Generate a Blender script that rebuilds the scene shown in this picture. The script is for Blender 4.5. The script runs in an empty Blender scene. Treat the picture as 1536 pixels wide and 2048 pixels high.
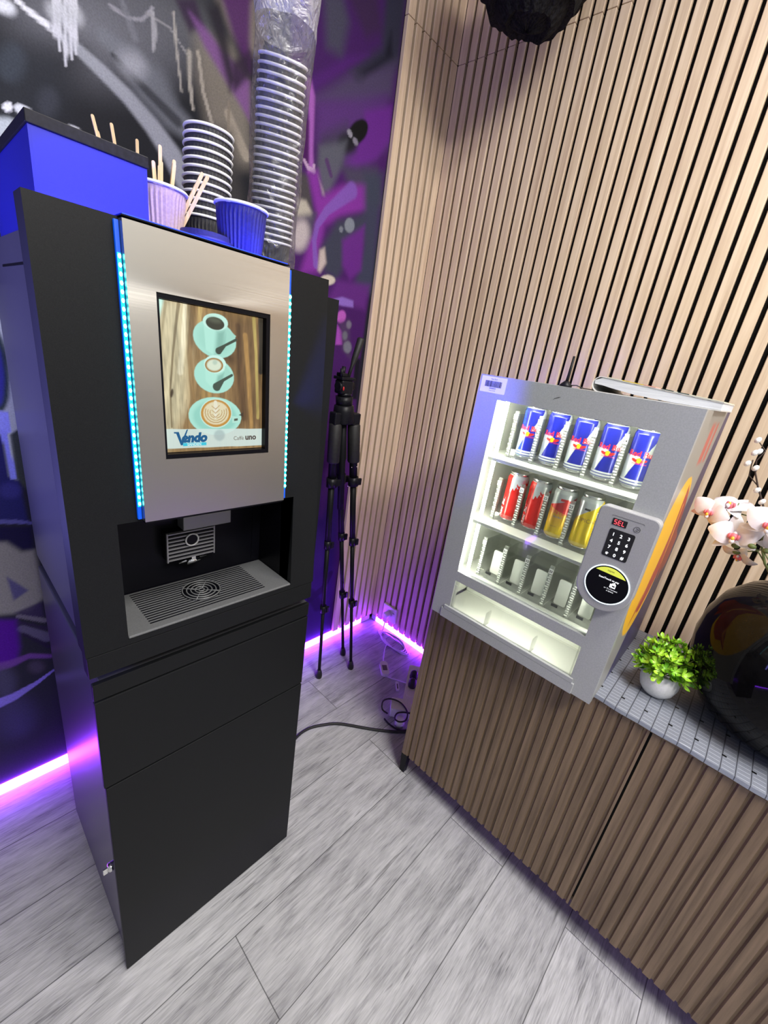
import bpy, bmesh, math, random
import numpy as np
from mathutils import Vector, Matrix

# ------------------------------------------------------------------ camera, world, lights, exposure
S = bpy.context.scene
COL = S.collection
PI = math.pi
random.seed(7)

cam_d = bpy.data.cameras.new('camera')
cam = bpy.data.objects.new('camera', cam_d)
COL.objects.link(cam)
R_ = [[0.6825290619748854, -0.7167138959835054, 0.14309182668422382],
      [-0.15870748631755907, -0.33645831742275856, -0.9282282771084965],
      [0.7134185400916105, 0.6108330311477852, -0.34339044062461027]]
CAM = Vector((-1.54253, -1.29644, 1.37753))
m = Matrix(((R_[0][0], -R_[1][0], -R_[2][0], CAM.x),
            (R_[0][1], -R_[1][1], -R_[2][1], CAM.y),
            (R_[0][2], -R_[1][2], -R_[2][2], CAM.z),
            (0, 0, 0, 1)))
cam.matrix_world = m
cam_d.sensor_fit = 'AUTO'
cam_d.sensor_width = 36.0
cam_d.lens = 842.97 * 36.0 / 2048.0
cam_d.clip_start = 0.02
S.camera = cam

S.view_settings.view_transform = 'Standard'
S.view_settings.look = 'None'
S.view_settings.gamma = 1.0
S.view_settings.exposure = 0.0
S.view_settings.use_curve_mapping = False
S.cycles.max_bounces = 8
S.cycles.transparent_max_bounces = 24
S.cycles.sample_clamp_indirect = 6.0
S.cycles.caustics_reflective = False
S.cycles.caustics_refractive = False

world = bpy.data.worlds.new('room_ambient')
S.world = world
world.use_nodes = True
bg = world.node_tree.nodes['Background']
bg.inputs[0].default_value = (0.92, 0.95, 1.0, 1)
bg.inputs[1].default_value = 0.40


def area(name, loc, target, sx, sy, power, color, spread=PI):
    l = bpy.data.lights.new(name, 'AREA')
    l.shape = 'RECTANGLE'
    l.size = sx
    l.size_y = sy
    l.energy = power
    l.color = color
    l.spread = spread
    o = bpy.data.objects.new(name, l)
    COL.objects.link(o)
    o.location = loc
    d = Vector(target) - Vector(loc)
    o.rotation_euler = d.to_track_quat('-Z', 'Y').to_euler()
    return o


# ceiling panels of the shop, plus two unseen fill lamps added
area('ceiling_panel_light', (-1.35, -2.45, 2.74), (-1.05, -1.6, 0), 0.9, 0.45, 66, (1.0, 0.965, 0.91))
area('ceiling_panel_light', (-0.85, -1.55, 2.74), (-0.85, -1.55, 0), 0.6, 0.3, 30, (1.0, 0.97, 0.93))
area('front_fill_light', (-0.5, -3.4, 2.15), (-0.9, -0.8, 1.2), 2.4, 1.3, 9, (0.98, 1.0, 0.95))  # unseen fill, added to brighten the steel front's reflection and the room
area('violet_side_fill', (-1.80, -0.30, 1.22), (-1.42, -0.42, 1.32), 0.2, 0.7, 5.5, (0.28, 0.26, 1.0), 2.4)  # unseen lamp, added beside the machine to light its left side violet


# ------------------------------------------------------------------ mesh helpers
class MB:
    def __init__(self):
        self.v = []; self.f = []; self.m = []; self.s = []; self.fn = None

    def add(self, vs, fs, mi=0, smooth=False):
        b = len(self.v)
        if self.fn:
            vs = [self.fn(*p) for p in vs]
        self.v += [tuple(p) for p in vs]
        for q in fs:
            self.f.append(tuple(b + i for i in q)); self.m.append(mi); self.s.append(smooth)
        return self

    def box(self, x0, x1, y0, y1, z0, z1, mi=0, bev=0.0, seg=2):
        x0, x1 = min(x0, x1), max(x0, x1); y0, y1 = min(y0, y1), max(y0, y1); z0, z1 = min(z0, z1), max(z0, z1)
        if bev <= 0:
            vs = [(x0, y0, z0), (x1, y0, z0), (x1, y1, z0), (x0, y1, z0), (x0, y0, z1), (x1, y0, z1), (x1, y1, z1), (x0, y1, z1)]
            return self.add(vs, [(0, 3, 2, 1), (4, 5, 6, 7), (0, 1, 5, 4), (1, 2, 6, 5), (2, 3, 7, 6), (3, 0, 4, 7)], mi)
        bm = bmesh.new()
        bmesh.ops.create_cube(bm, size=1)
        for v in bm.verts:
            v.co = Vector(((x0 + x1) / 2 + v.co.x * (x1 - x0), (y0 + y1) / 2 + v.co.y * (y1 - y0), (z0 + z1) / 2 + v.co.z * (z1 - z0)))
        bev = min(bev, 0.49 * min(x1 - x0, y1 - y0, z1 - z0))
        bmesh.ops.bevel(bm, geom=list(bm.edges), offset=bev, segments=seg, affect='EDGES', profile=0.5)
        bm.verts.index_update()
        vs = [v.co.copy() for v in bm.verts]; fs = [tuple(v.index for v in f.verts) for f in bm.faces]
        bm.free()
        return self.add(vs, fs, mi, False)

    def frame(self, pts_z, n):
        pass

    def tube(self, pts, r, n=10, mi=0, caps=True, smooth=True, closed=False):
        P = [Vector(p) for p in pts]; k = len(P)
        rs = r if isinstance(r, (list, tuple)) else [r] * k
        vs = []; fs = []
        up = None
        for i in range(k):
            a = P[(i - 1) % k] if (closed or i > 0) else P[i]
            b = P[(i + 1) % k] if (closed or i < k - 1) else P[i]
            t = (b - a).normalized()
            if up is None:
                up = t.orthogonal().normalized()
            else:
                up = (up - t * up.dot(t))
                up = up.normalized() if up.length > 1e-6 else t.orthogonal().normalized()
            w = t.cross(up)
            for j in range(n):
                c = 2 * PI * j / n
                vs.append(P[i] + (up * math.cos(c) + w * math.sin(c)) * rs[i])
        for i in range(k if closed else k - 1):
            i2 = (i + 1) % k
            for j in range(n):
                j2 = (j + 1) % n
                fs.append((i * n + j, i * n + j2, i2 * n + j2, i2 * n + j))
        self.add(vs, fs, mi, smooth)
        if caps and not closed:
            self.add(vs[:n], [tuple(range(n - 1, -1, -1))], mi)
            self.add(vs[-n:], [tuple(range(n))], mi)
        return self

    def lathe(self, prof, c=(0, 0, 0), n=32, mi=0, smooth=True, rib=None, axis='z', close=False):
        vs = []; fs = []
        k = len(prof)
        for i, (r, z) in enumerate(prof):
            for j in range(n):
                a = 2 * PI * j / n
                rr = r + (rib(i, j) if rib else 0)
                if axis == 'z':
                    vs.append((c[0] + rr * math.cos(a), c[1] + rr * math.sin(a), c[2] + z))
                elif axis == 'x':
                    vs.append((c[0] + z, c[1] + rr * math.cos(a), c[2] + rr * math.sin(a)))
                else:
                    vs.append((c[0] - rr * math.cos(a), c[1] + z, c[2] + rr * math.sin(a)))
        for i in range(k - 1):
            for j in range(n):
                j2 = (j + 1) % n
                fs.append((i * n + j, i * n + j2, (i + 1) * n + j2, (i + 1) * n + j))
        if close:
            for j in range(n):
                j2 = (j + 1) % n
                fs.append(((k - 1) * n + j, (k - 1) * n + j2, j2, j))
        self.add(vs, fs, mi, smooth)
        if not close:
            if prof[0][0] > 1e-6:
                self.add(vs[:n], [tuple(range(n - 1, -1, -1))], mi)
            if prof[-1][0] > 1e-6:
                self.add(vs[-n:], [tuple(range(n))], mi)
        return self

    def open_lathe(self, prof, c=(0, 0, 0), n=32, mi=0, smooth=True, rib=None):
        vs = []; fs = []; k = len(prof)
        for i, (r, z) in enumerate(prof):
            for j in range(n):
                a = 2 * PI * j / n
                rr = r + (rib(i, j) if rib else 0)
                vs.append((c[0] + rr * math.cos(a), c[1] + rr * math.sin(a), c[2] + z))
        for i in range(k - 1):
            for j in range(n):
                j2 = (j + 1) % n
                fs.append((i * n + j, i * n + j2, (i + 1) * n + j2, (i + 1) * n + j))
        return self.add(vs, fs, mi, smooth)

    def ell(self, c, r, n=16, k=10, mi=0, rot=None):
        vs = []; fs = []
        for i in range(k + 1):
            p = PI * i / k
            for j in range(n):
                a = 2 * PI * j / n
                q = Vector((r[0] * math.sin(p) * math.cos(a), r[1] * math.sin(p) * math.sin(a), r[2] * math.cos(p)))
                if rot is not None:
                    q = rot @ q
                vs.append((c[0] + q.x, c[1] + q.y, c[2] + q.z))
        for i in range(k):
            for j in range(n):
                j2 = (j + 1) % n
                fs.append((i * n + j, (i + 1) * n + j, (i + 1) * n + j2, i * n + j2))
        return self.add(vs, fs, mi, True)

    def prism(self, poly, o, u, w, d, mi=0, smooth=False):
        """polygon poly (a,b) in the plane o + a*u + b*w, pushed along d"""
        o = Vector(o); u = Vector(u); w = Vector(w); d = Vector(d)
        n = len(poly)
        A = [o + u * a + w * b for a, b in poly]
        B = [p + d for p in A]
        self.add(A, [tuple(range(n))], mi); self.add(B, [tuple(range(n - 1, -1, -1))], mi)
        return self.add(A + B, [(i, n + i, n + (i + 1) % n, (i + 1) % n) for i in range(n)], mi, smooth)

    def build(self, name, mats, parent=None, bevel=0.0):
        me = bpy.data.meshes.new(name)
        off = Vector((0, 0, 0))
        p = parent
        while p is not None:
            off += Vector(p.location); p = p.parent
        me.from_pydata([(v[0] - off.x, v[1] - off.y, v[2] - off.z) for v in self.v], [], self.f)
        if not isinstance(mats, (list, tuple)):
            mats = [mats]
        for q in mats:
            me.materials.append(q)
        me.polygons.foreach_set('material_index', self.m)
        me.polygons.foreach_set('use_smooth', self.s)
        bm = bmesh.new(); bm.from_mesh(me)
        bmesh.ops.remove_doubles(bm, verts=bm.verts, dist=1e-6)
        if any(self.s) or True:
            bmesh.ops.recalc_face_normals(bm, faces=bm.faces)
        bm.to_mesh(me); bm.free()
        o = bpy.data.objects.new(name, me)
        COL.objects.link(o)
        if parent is not None:
            o.parent = parent
        return o


def tag(o, label, cat, group=None):
    o['label'] = label; o['category'] = cat
    if group:
        o['group'] = group
    return o


def thing(name, label, cat, loc=(0, 0, 0), group=None):
    o = bpy.data.objects.new(name, None)
    COL.objects.link(o); o.location = loc
    o.empty_display_size = 0.05
    return tag(o, label, cat, group)


def struct(o):
    o['kind'] = 'structure'
    return o


def dup(root, loc, label, rot=None, group=None):
    r = root.copy(); COL.objects.link(r); r.location = loc
    if rot is not None:
        r.rotation_mode = 'QUATERNION'; r.rotation_quaternion = rot
    r['label'] = label
    if group:
        r['group'] = group
    for ch in list(root.children):
        c = ch.copy(); COL.objects.link(c); c.parent = r
        for g in list(ch.children):
            d = g.copy(); COL.objects.link(d); d.parent = c
    return r


_txt = {}
def text_shape(s, size, bold=0.0, align='CENTER', space=1.0):
    key = (s, size, bold, align, space)
    if key not in _txt:
        c = bpy.data.curves.new('lettering', 'FONT')
        c.body = s; c.size = size; c.align_x = align; c.offset = bold; c.space_character = space; c.resolution_u = 3
        o = bpy.data.objects.new('lettering', c); COL.objects.link(o)
        bpy.context.view_layer.update()
        me = bpy.data.meshes.new_from_object(o.evaluated_get(bpy.context.evaluated_depsgraph_get()))
        vs = [v.co.copy() for v in me.vertices]; fs = [tuple(p.vertices) for p in me.polygons]
        bpy.data.objects.remove(o); bpy.data.curves.remove(c); bpy.data.meshes.remove(me)
        _txt[key] = (vs, fs)
    return _txt[key]


def put_text(mb, s, size, o, u, w, mi=0, bold=0.0, shear=0.0, align='CENTER', space=1.0):
    vs, fs = text_shape(s, size, bold, align, space)
    o = Vector(o); u = Vector(u); w = Vector(w)
    mb.add([o + u * (p.x + shear * p.y) + w * p.y for p in vs], fs, mi)


def rrect(w, h, r, n=5):
    """rounded rectangle centred on 0"""
    P = []
    for cx, cy, a0 in ((w / 2 - r, h / 2 - r, 0), (-w / 2 + r, h / 2 - r, 90), (-w / 2 + r, -h / 2 + r, 180), (w / 2 - r, -h / 2 + r, 270)):
        for i in range(n + 1):
            a = math.radians(a0 + 90 * i / n)
            P.append((cx + r * math.cos(a), cy + r * math.sin(a)))
    return P


def disc(r, n=40, cx=0, cy=0):
    return [(cx + r * math.cos(2 * PI * i / n), cy + r * math.sin(2 * PI * i / n)) for i in range(n)]


# ------------------------------------------------------------------ materials
def sl(c):
    return tuple(((x / 255) / 12.92 if x / 255 <= 0.04045 else ((x / 255 + 0.055) / 1.055) ** 2.4) for x in c)


def mat(name, col=(0.5, 0.5, 0.5), rough=0.5, metal=0.0, emit=None, es=1.0, spec=0.5, coat=0.0, trans=0.0, alpha=1.0):
    M = bpy.data.materials.new(name); M.use_nodes = True
    b = M.node_tree.nodes['Principled BSDF']
    b.inputs['Base Color'].default_value = (*col, 1)
    b.inputs['Roughness'].default_value = rough
    b.inputs['Metallic'].default_value = metal
    b.inputs['Specular IOR Level'].default_value = spec
    b.inputs['Coat Weight'].default_value = coat
    b.inputs['Transmission Weight'].default_value = trans
    b.inputs['Alpha'].default_value = alpha
    if emit:
        b.inputs['Emission Color'].default_value = (*emit, 1)
        b.inputs['Emission Strength'].default_value = es
    return M


def nodes(M):
    return M.node_tree.nodes, M.node_tree.links, M.node_tree.nodes['Principled BSDF']


def N(M, t, **k):
    n = M.node_tree.nodes.new(t)
    for a, b in k.items():
        if a.startswith('i_'):
            q = a[2:]
            n.inputs[int(q) if q.isdigit() else q].default_value = b
        else:
            setattr(n, a, b)
    return n


def noise_tint(M, scale, c0, c1, lo=0.35, hi=0.65, detail=4, rough_var=None, bump=0.0, bdist=0.002):
    """procedural two-tone variation in object space"""
    ns, L, b = nodes(M)
    tc = N(M, 'ShaderNodeTexCoord'); mp = N(M, 'ShaderNodeMapping')
    mp.inputs['Scale'].default_value = scale if isinstance(scale, (tuple, list)) else (scale,) * 3
    nz = N(M, 'ShaderNodeTexNoise'); nz.inputs['Scale'].default_value = 1.0; nz.inputs['Detail'].default_value = detail
    L.new(tc.outputs['Object'], mp.inputs[0]); L.new(mp.outputs[0], nz.inputs['Vector'])
    r = N(M, 'ShaderNodeValToRGB'); r.color_ramp.elements[0].position = lo; r.color_ramp.elements[1].position = hi
    r.color_ramp.elements[0].color = (*c0, 1); r.color_ramp.elements[1].color = (*c1, 1)
    L.new(nz.outputs['Fac'], r.inputs[0]); L.new(r.outputs[0], b.inputs['Base Color'])
    if bump:
        bp = N(M, 'ShaderNodeBump'); bp.inputs['Strength'].default_value = bump; bp.inputs['Distance'].default_value = bdist
        L.new(nz.outputs['Fac'], bp.inputs['Height']); L.new(bp.outputs[0], b.inputs['Normal'])
    return M


def see_through(name, tint, gloss=0.08, body=0.0, body_col=(1, 1, 1), rough=0.05, bump=0.0, bscale=40):
    """clear sheet: transparent, a little white body, fresnel gloss"""
    M = bpy.data.materials.new(name); M.use_nodes = True
    ns, L = M.node_tree.nodes, M.node_tree.links
    ns.remove(ns['Principled BSDF'])
    out = ns['Material Output']
    t = N(M, 'ShaderNodeBsdfTransparent'); t.inputs[0].default_value = (*tint, 1)
    d = N(M, 'ShaderNodeBsdfPrincipled'); d.inputs['Base Color'].default_value = (*body_col, 1); d.inputs['Roughness'].default_value = 0.4
    g = N(M, 'ShaderNodeBsdfGlossy'); g.inputs['Roughness'].default_value = rough
    m1 = N(M, 'ShaderNodeMixShader'); m1.inputs[0].default_value = body
    m2 = N(M, 'ShaderNodeMixShader')
    fr = N(M, 'ShaderNodeLayerWeight'); fr.inputs['Blend'].default_value = 0.25
    ml = N(M, 'ShaderNodeMath', operation='MULTIPLY_ADD'); ml.inputs[1].default_value = 0.5; ml.inputs[2].default_value = gloss
    L.new(fr.outputs['Fresnel'], ml.inputs[0]); L.new(ml.outputs[0], m2.inputs[0])
    L.new(t.outputs[0], m1.inputs[1]); L.new(d.outputs[0], m1.inputs[2])
    L.new(m1.outputs[0], m2.inputs[1]); L.new(g.outputs[0], m2.inputs[2]); L.new(m2.outputs[0], out.inputs[0])
    if bump:
        tc = N(M, 'ShaderNodeTexCoord'); nz = N(M, 'ShaderNodeTexNoise'); nz.inputs['Scale'].default_value = bscale; nz.inputs['Detail'].default_value = 5
        nz.inputs['Distortion'].default_value = 1.2
        bp = N(M, 'ShaderNodeBump'); bp.inputs['Strength'].default_value = bump; bp.inputs['Distance'].default_value = 0.01
        L.new(tc.outputs['Object'], nz.inputs['Vector']); L.new(nz.outputs['Fac'], bp.inputs['Height'])
        for q in (d, g, fr):
            L.new(bp.outputs[0], q.inputs['Normal'])
    return M


def wood(name, c0, c1, c2, axis_scale, rough=0.55, bump=0.15):
    """straight grain; axis_scale is small along the grain"""
    M = mat(name, c1, rough)
    ns, L, b = nodes(M)
    g = N(M, 'ShaderNodeNewGeometry'); mp = N(M, 'ShaderNodeMapping'); mp.inputs['Scale'].default_value = axis_scale
    L.new(g.outputs['Position'], mp.inputs[0])
    n1 = N(M, 'ShaderNodeTexNoise'); n1.inputs['Scale'].default_value = 1; n1.inputs['Detail'].default_value = 6; n1.inputs['Roughness'].default_value = 0.62; n1.inputs['Distortion'].default_value = 0.35
    L.new(mp.outputs[0], n1.inputs['Vector'])
    r = N(M, 'ShaderNodeValToRGB')
    e = r.color_ramp.elements; e[0].position = 0.3; e[0].color = (*c0, 1); e[1].position = 0.7; e[1].color = (*c2, 1)
    q = e.new(0.5); q.color = (*c1, 1)
    L.new(n1.outputs['Fac'], r.inputs[0]); L.new(r.outputs[0], b.inputs['Base Color'])
    bp = N(M, 'ShaderNodeBump'); bp.inputs['Strength'].default_value = bump; bp.inputs['Distance'].default_value = 0.001
    L.new(n1.outputs['Fac'], bp.inputs['Height']); L.new(bp.outputs[0], b.inputs['Normal'])
    return M


MAT = {}
MAT['oak'] = wood('light_oak', sl((186, 162, 137)), sl((206, 184, 157)), sl((220, 200, 175)), (60, 60, 2.2))
MAT['felt'] = noise_tint(mat('black_felt', (0.008, 0.008, 0.008), 0.95, spec=0.1), 300, (0.004, 0.004, 0.004), (0.012, 0.012, 0.012))
MAT['walnut'] = wood('brown_oak', sl((94, 76, 58)), sl((120, 100, 78)), sl((138, 116, 92)), (70, 70, 3.0))
MAT['black_metal'] = noise_tint(mat('black_powder_coat', (0.011, 0.012, 0.013), 0.46, spec=0.14), 900, (0.0055, 0.006, 0.007), (0.009, 0.0097, 0.0108), bump=0.05, bdist=0.0004)
MAT['black_side'] = noise_tint(mat('black_satin_sheet', (0.05, 0.05, 0.055), 0.30, spec=0.6), 500, (0.045, 0.045, 0.05), (0.056, 0.056, 0.062))
MAT['bay'] = mat('black_gloss_plastic', (0.003, 0.003, 0.005), 0.3, spec=0.12)
MAT['black_plastic'] = noise_tint(mat('black_plastic', (0.01, 0.01, 0.012), 0.4, spec=0.2), 200, (0.005, 0.005, 0.007), (0.010, 0.010, 0.013))
MAT['steel'] = mat('brushed_steel', (0.47, 0.45, 0.415), 0.3, 1.0)
ns, L, b = nodes(MAT['steel'])
tc = N(MAT['steel'], 'ShaderNodeTexCoord'); mp = N(MAT['steel'], 'ShaderNodeMapping'); mp.inputs['Scale'].default_value = (3, 400, 900)
nz = N(MAT['steel'], 'ShaderNodeTexNoise'); nz.inputs['Scale'].default_value = 1; nz.inputs['Detail'].default_value = 3
mr = N(MAT['steel'], 'ShaderNodeMapRange'); mr.inputs[3].default_value = 0.24; mr.inputs[4].default_value = 0.42
L.new(tc.outputs['Object'], mp.inputs[0]); L.new(mp.outputs[0], nz.inputs['Vector']); L.new(nz.outputs['Fac'], mr.inputs[0]); L.new(mr.outputs[0], b.inputs['Roughness'])
b.inputs['Anisotropic'].default_value = 0.6
MAT['chrome'] = mat('chrome', (0.8, 0.8, 0.8), 0.12, 1.0)
MAT['dark_chrome'] = mat('dark_chrome', (0.20, 0.20, 0.21), 0.35, 0.35)
MAT['tray'] = noise_tint(mat('silver_plastic', (0.15, 0.155, 0.16), 0.42, 0.3), 400, (0.14, 0.145, 0.15), (0.165, 0.17, 0.175))
MAT['grey'] = noise_tint(mat('grey_painted_steel', (0.33, 0.34, 0.35), 0.35, 0.15), 350, (0.38, 0.39, 0.40), (0.43, 0.44, 0.45))
MAT['module'] = noise_tint(mat('grey_cast_plastic', (0.36, 0.36, 0.37), 0.38, 0.1), 500, (0.34, 0.34, 0.35), (0.39, 0.39, 0.40))
MAT['interior'] = mat('white_interior', (0.78, 0.8, 0.74), 0.4)
MAT['clear'] = see_through('clear_acrylic', (0.985, 0.99, 0.985), 0.04, 0.03)
MAT['divider'] = see_through('moulded_clear_divider', (0.8, 0.82, 0.8), 0.08, 0.20, (0.85, 0.87, 0.82), 0.1)
MAT['glass'] = see_through('window_glass', (0.97, 0.985, 0.975), 0.02, 0.0)
MAT['frost'] = mat('frosted_white_plastic', (0.72, 0.74, 0.7), 0.35)
MAT['box_blue_light'] = see_through('clear_acrylic_blue_light', (0.36, 0.38, 0.95), 0.02, 0.5, (0.02, 0.025, 0.46), 0.08)  # blue LED light put into the colour of clear acrylic
MAT['sleeve'] = see_through('crinkled_plastic_film', (0.93, 0.93, 0.96), 0.05, 0.05, (0.9, 0.9, 0.95), 0.14, bump=1.0, bscale=34)
MAT['sleeve_top'] = see_through('crumpled_plastic_film', (0.9, 0.9, 0.94), 0.10, 0.30, (0.9, 0.9, 0.95), 0.15, bump=1.0, bscale=55)
MAT['white'] = noise_tint(mat('white_plastic', (0.8, 0.8, 0.8), 0.35), 200, (0.76, 0.76, 0.76), (0.84, 0.84, 0.84))
MAT['paper_white'] = mat('white_paper', (0.9, 0.9, 0.9), 0.6)
MAT['black_ink'] = mat('black_print', (0.006, 0.006, 0.006), 0.5)
MAT['white_ink'] = mat('white_print', (0.85, 0.85, 0.85), 0.5)
MAT['cup'] = noise_tint(mat('black_ripple_card', (0.022, 0.022, 0.026), 0.6), 300, (0.018, 0.018, 0.022), (0.03, 0.03, 0.034))
MAT['cup_blue_light'] = noise_tint(mat('dark_card_blue_light', (0.012, 0.012, 0.09), 0.6), 300, (0.010, 0.010, 0.08), (0.016, 0.016, 0.11))  # blue of the LED light put into the dark card colour
MAT['cup_kraft'] = noise_tint(mat('kraft_ripple_card', (0.5, 0.36, 0.3), 0.7), 300, (0.46, 0.33, 0.28), (0.54, 0.4, 0.33))
MAT['stick'] = wood('birch', sl((206, 176, 138)), sl((222, 194, 158)), sl((232, 208, 174)), (300, 300, 30))
MAT['led_violet'] = mat('violet_led', (0.5, 0.1, 0.9), 0.4, emit=(0.25, 0.032, 1.0), es=42)
MAT['led_off'] = mat('unlit_led_profile', (0.5, 0.48, 0.6), 0.4)
MAT['led_cyan'] = mat('cyan_led', (0, 0.6, 0.7), 0.4, emit=(0.01, 0.55, 0.68), es=0.75)
MAT['led_cyan_dot'] = mat('cyan_led_diode', (0.3, 0.9, 0.9), 0.4, emit=(0.12, 1.0, 0.95), es=9)
MAT['led_blue'] = mat('blue_led', (0, 0.05, 0.9), 0.4, emit=(0.01, 0.03, 1.0), es=1.2)
MAT['led_deep'] = mat('blue_led_glow', (0, 0.05, 0.5), 0.4, emit=(0.0, 0.07, 0.55), es=0.9)
MAT['lamp_white'] = mat('white_led_tube', (0.9, 0.9, 0.8), 0.4, emit=(1.0, 1.0, 0.86), es=50)
MAT['ring'] = mat('lit_ring', (0.8, 0.95, 1), 0.4, emit=(0.75, 0.93, 1.0), es=1.2)
MAT['red_seg'] = mat('red_segments', (1, 0.05, 0.05), 0.4, emit=(1.0, 0.07, 0.10), es=2.2)
MAT['key_lit'] = mat('lit_key_digits', (0.9, 0.9, 0.9), 0.4, emit=(0.9, 0.95, 1.0), es=0.8)
MAT['lime'] = mat('lime_screen_band', (0.5, 0.55, 0.05), 0.4, emit=(0.58, 0.62, 0.08), es=0.7)
MAT['rubber'] = noise_tint(mat('black_rubber', (0.008, 0.008, 0.008), 0.6), 100, (0.006, 0.006, 0.006), (0.012, 0.012, 0.012))
MAT['vase'] = mat('black_glazed_ceramic', (0.004, 0.004, 0.005), 0.05, spec=0.14)
noise_tint(MAT['vase'], 40, (0.003, 0.003, 0.0035), (0.005, 0.005, 0.0055))
MAT['shade'] = noise_tint(mat('black_ruffled_fabric', (0.008, 0.008, 0.009), 0.9, spec=0.15), (220, 220, 60), (0.003, 0.003, 0.003), (0.016, 0.016, 0.017), bump=0.6, bdist=0.004)
MAT['leaf'] = noise_tint(mat('green_leaf', (0.2, 0.5, 0.03), 0.4), 55, (0.10, 0.33, 0.012), (0.40, 0.68, 0.05), 0.35, 0.62)
MAT['stem'] = mat('green_stem', (0.12, 0.16, 0.05), 0.5)
MAT['twig'] = mat('brown_twig', (0.04, 0.025, 0.02), 0.7)
MAT['petal'] = noise_tint(mat('white_petal', (0.85, 0.78, 0.78), 0.5), 30, (0.74, 0.66, 0.72), (0.82, 0.82, 0.87))
MAT['petal_pink'] = mat('pink_petal_throat', (0.7, 0.16, 0.2), 0.5)
MAT['petal_yellow'] = mat('yellow_petal_lip', (0.8, 0.5, 0.05), 0.5)
MAT['steel_grey_cable'] = mat('white_cable', (0.7, 0.7, 0.74), 0.45)
# ------------------------------------------------------------------ painting helper (colours of paint on flat things)
def paint(X, Z, items, base):
    """X,Z arrays of point coordinates; returns linear rgb"""
    out = np.empty((X.size, 3)); out[:] = sl(base)
    for it in items:
        if it[0] == 'n':          # streaky grain
            rg = np.random.RandomState(4); G = np.zeros(X.size)
            for nx_, nz_, am in ((30, 5, 0.5), (75, 10, 0.35), (150, 24, 0.3)):
                T = rg.rand(nz_ + 2, nx_ + 2) - 0.5
                gx = np.clip(X, 0, 1) * nx_; gz = np.clip(Z / 1.3, 0, 1) * nz_; i0 = gx.astype(int); j0 = gz.astype(int); fx_ = gx - i0; fz_ = gz - j0
                G += am * ((T[j0, i0] * (1 - fx_) + T[j0, i0 + 1] * fx_) * (1 - fz_) + (T[j0 + 1, i0] * (1 - fx_) + T[j0 + 1, i0 + 1] * fx_) * fz_)
            out *= np.clip(1 + it[1] * G, 0.15, 2)[:, None]
            continue
        kind, P = it[0], np.array(it[1])
        if kind == 's':
            w = np.array(it[2]); col, soft, al = it[3], it[4], it[5]
            wm = w.max() * (1 + soft)
            sel = np.where((X > P[:, 0].min() - wm) & (X < P[:, 0].max() + wm) & (Z > P[:, 1].min() - wm) & (Z < P[:, 1].max() + wm))[0]
            if sel.size == 0: continue
            x = X[sel]; z = Z[sel]; best = np.full(sel.size, 9.0)
            for i in range(len(P) - 1):
                ax, az = P[i]; bx, bz = P[i + 1]; dx, dz = bx - ax, bz - az
                t = np.clip(((x - ax) * dx + (z - az) * dz) / (dx * dx + dz * dz + 1e-12), 0, 1)
                d = np.hypot(x - ax - t * dx, z - az - t * dz) / (w[i] + (w[i + 1] - w[i]) * t + 1e-9)
                best = np.minimum(best, d)
            a = np.clip((1 + soft * 0.6 - best) / (soft * 1.2 + 0.03), 0, 1)
        else:
            soft, col, al = it[2], it[3], it[4]
            A = 0.5 * abs(np.dot(P[:, 0], np.roll(P[:, 1], 1)) - np.dot(P[:, 1], np.roll(P[:, 0], 1)))
            sw = max(soft * math.sqrt(A), 1e-4)
            sel = np.where((X > P[:, 0].min() - sw) & (X < P[:, 0].max() + sw) & (Z > P[:, 1].min() - sw) & (Z < P[:, 1].max() + sw))[0]
            if sel.size == 0: continue
            x = X[sel]; z = Z[sel]; best = np.full(sel.size, 9.0); ins = np.zeros(sel.size, bool)
            n = len(P)
            for i in range(n):
                ax, az = P[i]; bx, bz = P[(i + 1) % n]; dx, dz = bx - ax, bz - az
                t = np.clip(((x - ax) * dx + (z - az) * dz) / (dx * dx + dz * dz + 1e-12), 0, 1)
                best = np.minimum(best, np.hypot(x - ax - t * dx, z - az - t * dz))
                c = ((az > z) != (bz > z)) & (x < (bx - ax) * (z - az) / (bz - az + 1e-12) + ax)
                ins ^= c
            sd = np.where(ins, best, -best)
            a = np.clip((sd + sw * 0.5) / sw, 0, 1)
        a = a * a * (3 - 2 * a) * al
        out[sel] = out[sel] * (1 - a[:, None]) + np.array(sl(col)) * a[:, None]
    return out


def painted_grid(name, us, vs, to3d, cols, M, parent=None):
    """flat sheet with one colour per vertex"""
    nu, nv = len(us), len(vs)
    mb = MB()
    mb.v = [to3d(u, v) for v in vs for u in us]
    for j in range(nv - 1):
        for i in range(nu - 1):
            a = j * nu + i
            mb.f.append((a, a + 1, a + nu + 1, a + nu))
    me = bpy.data.meshes.new(name)
    off = Vector((0, 0, 0)); p = parent
    while p is not None:
        off += Vector(p.location); p = p.parent
    me.from_pydata([(v[0] - off.x, v[1] - off.y, v[2] - off.z) for v in mb.v], [], mb.f)
    ca = me.color_attributes.new('paint', 'FLOAT_COLOR', 'POINT')
    buf = np.ones((nu * nv, 4), np.float32); buf[:, :3] = cols
    ca.data.foreach_set('color', buf.ravel())
    me.materials.append(M)
    o = bpy.data.objects.new(name, me); COL.objects.link(o)
    if parent is not None: o.parent = parent
    return o


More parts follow.
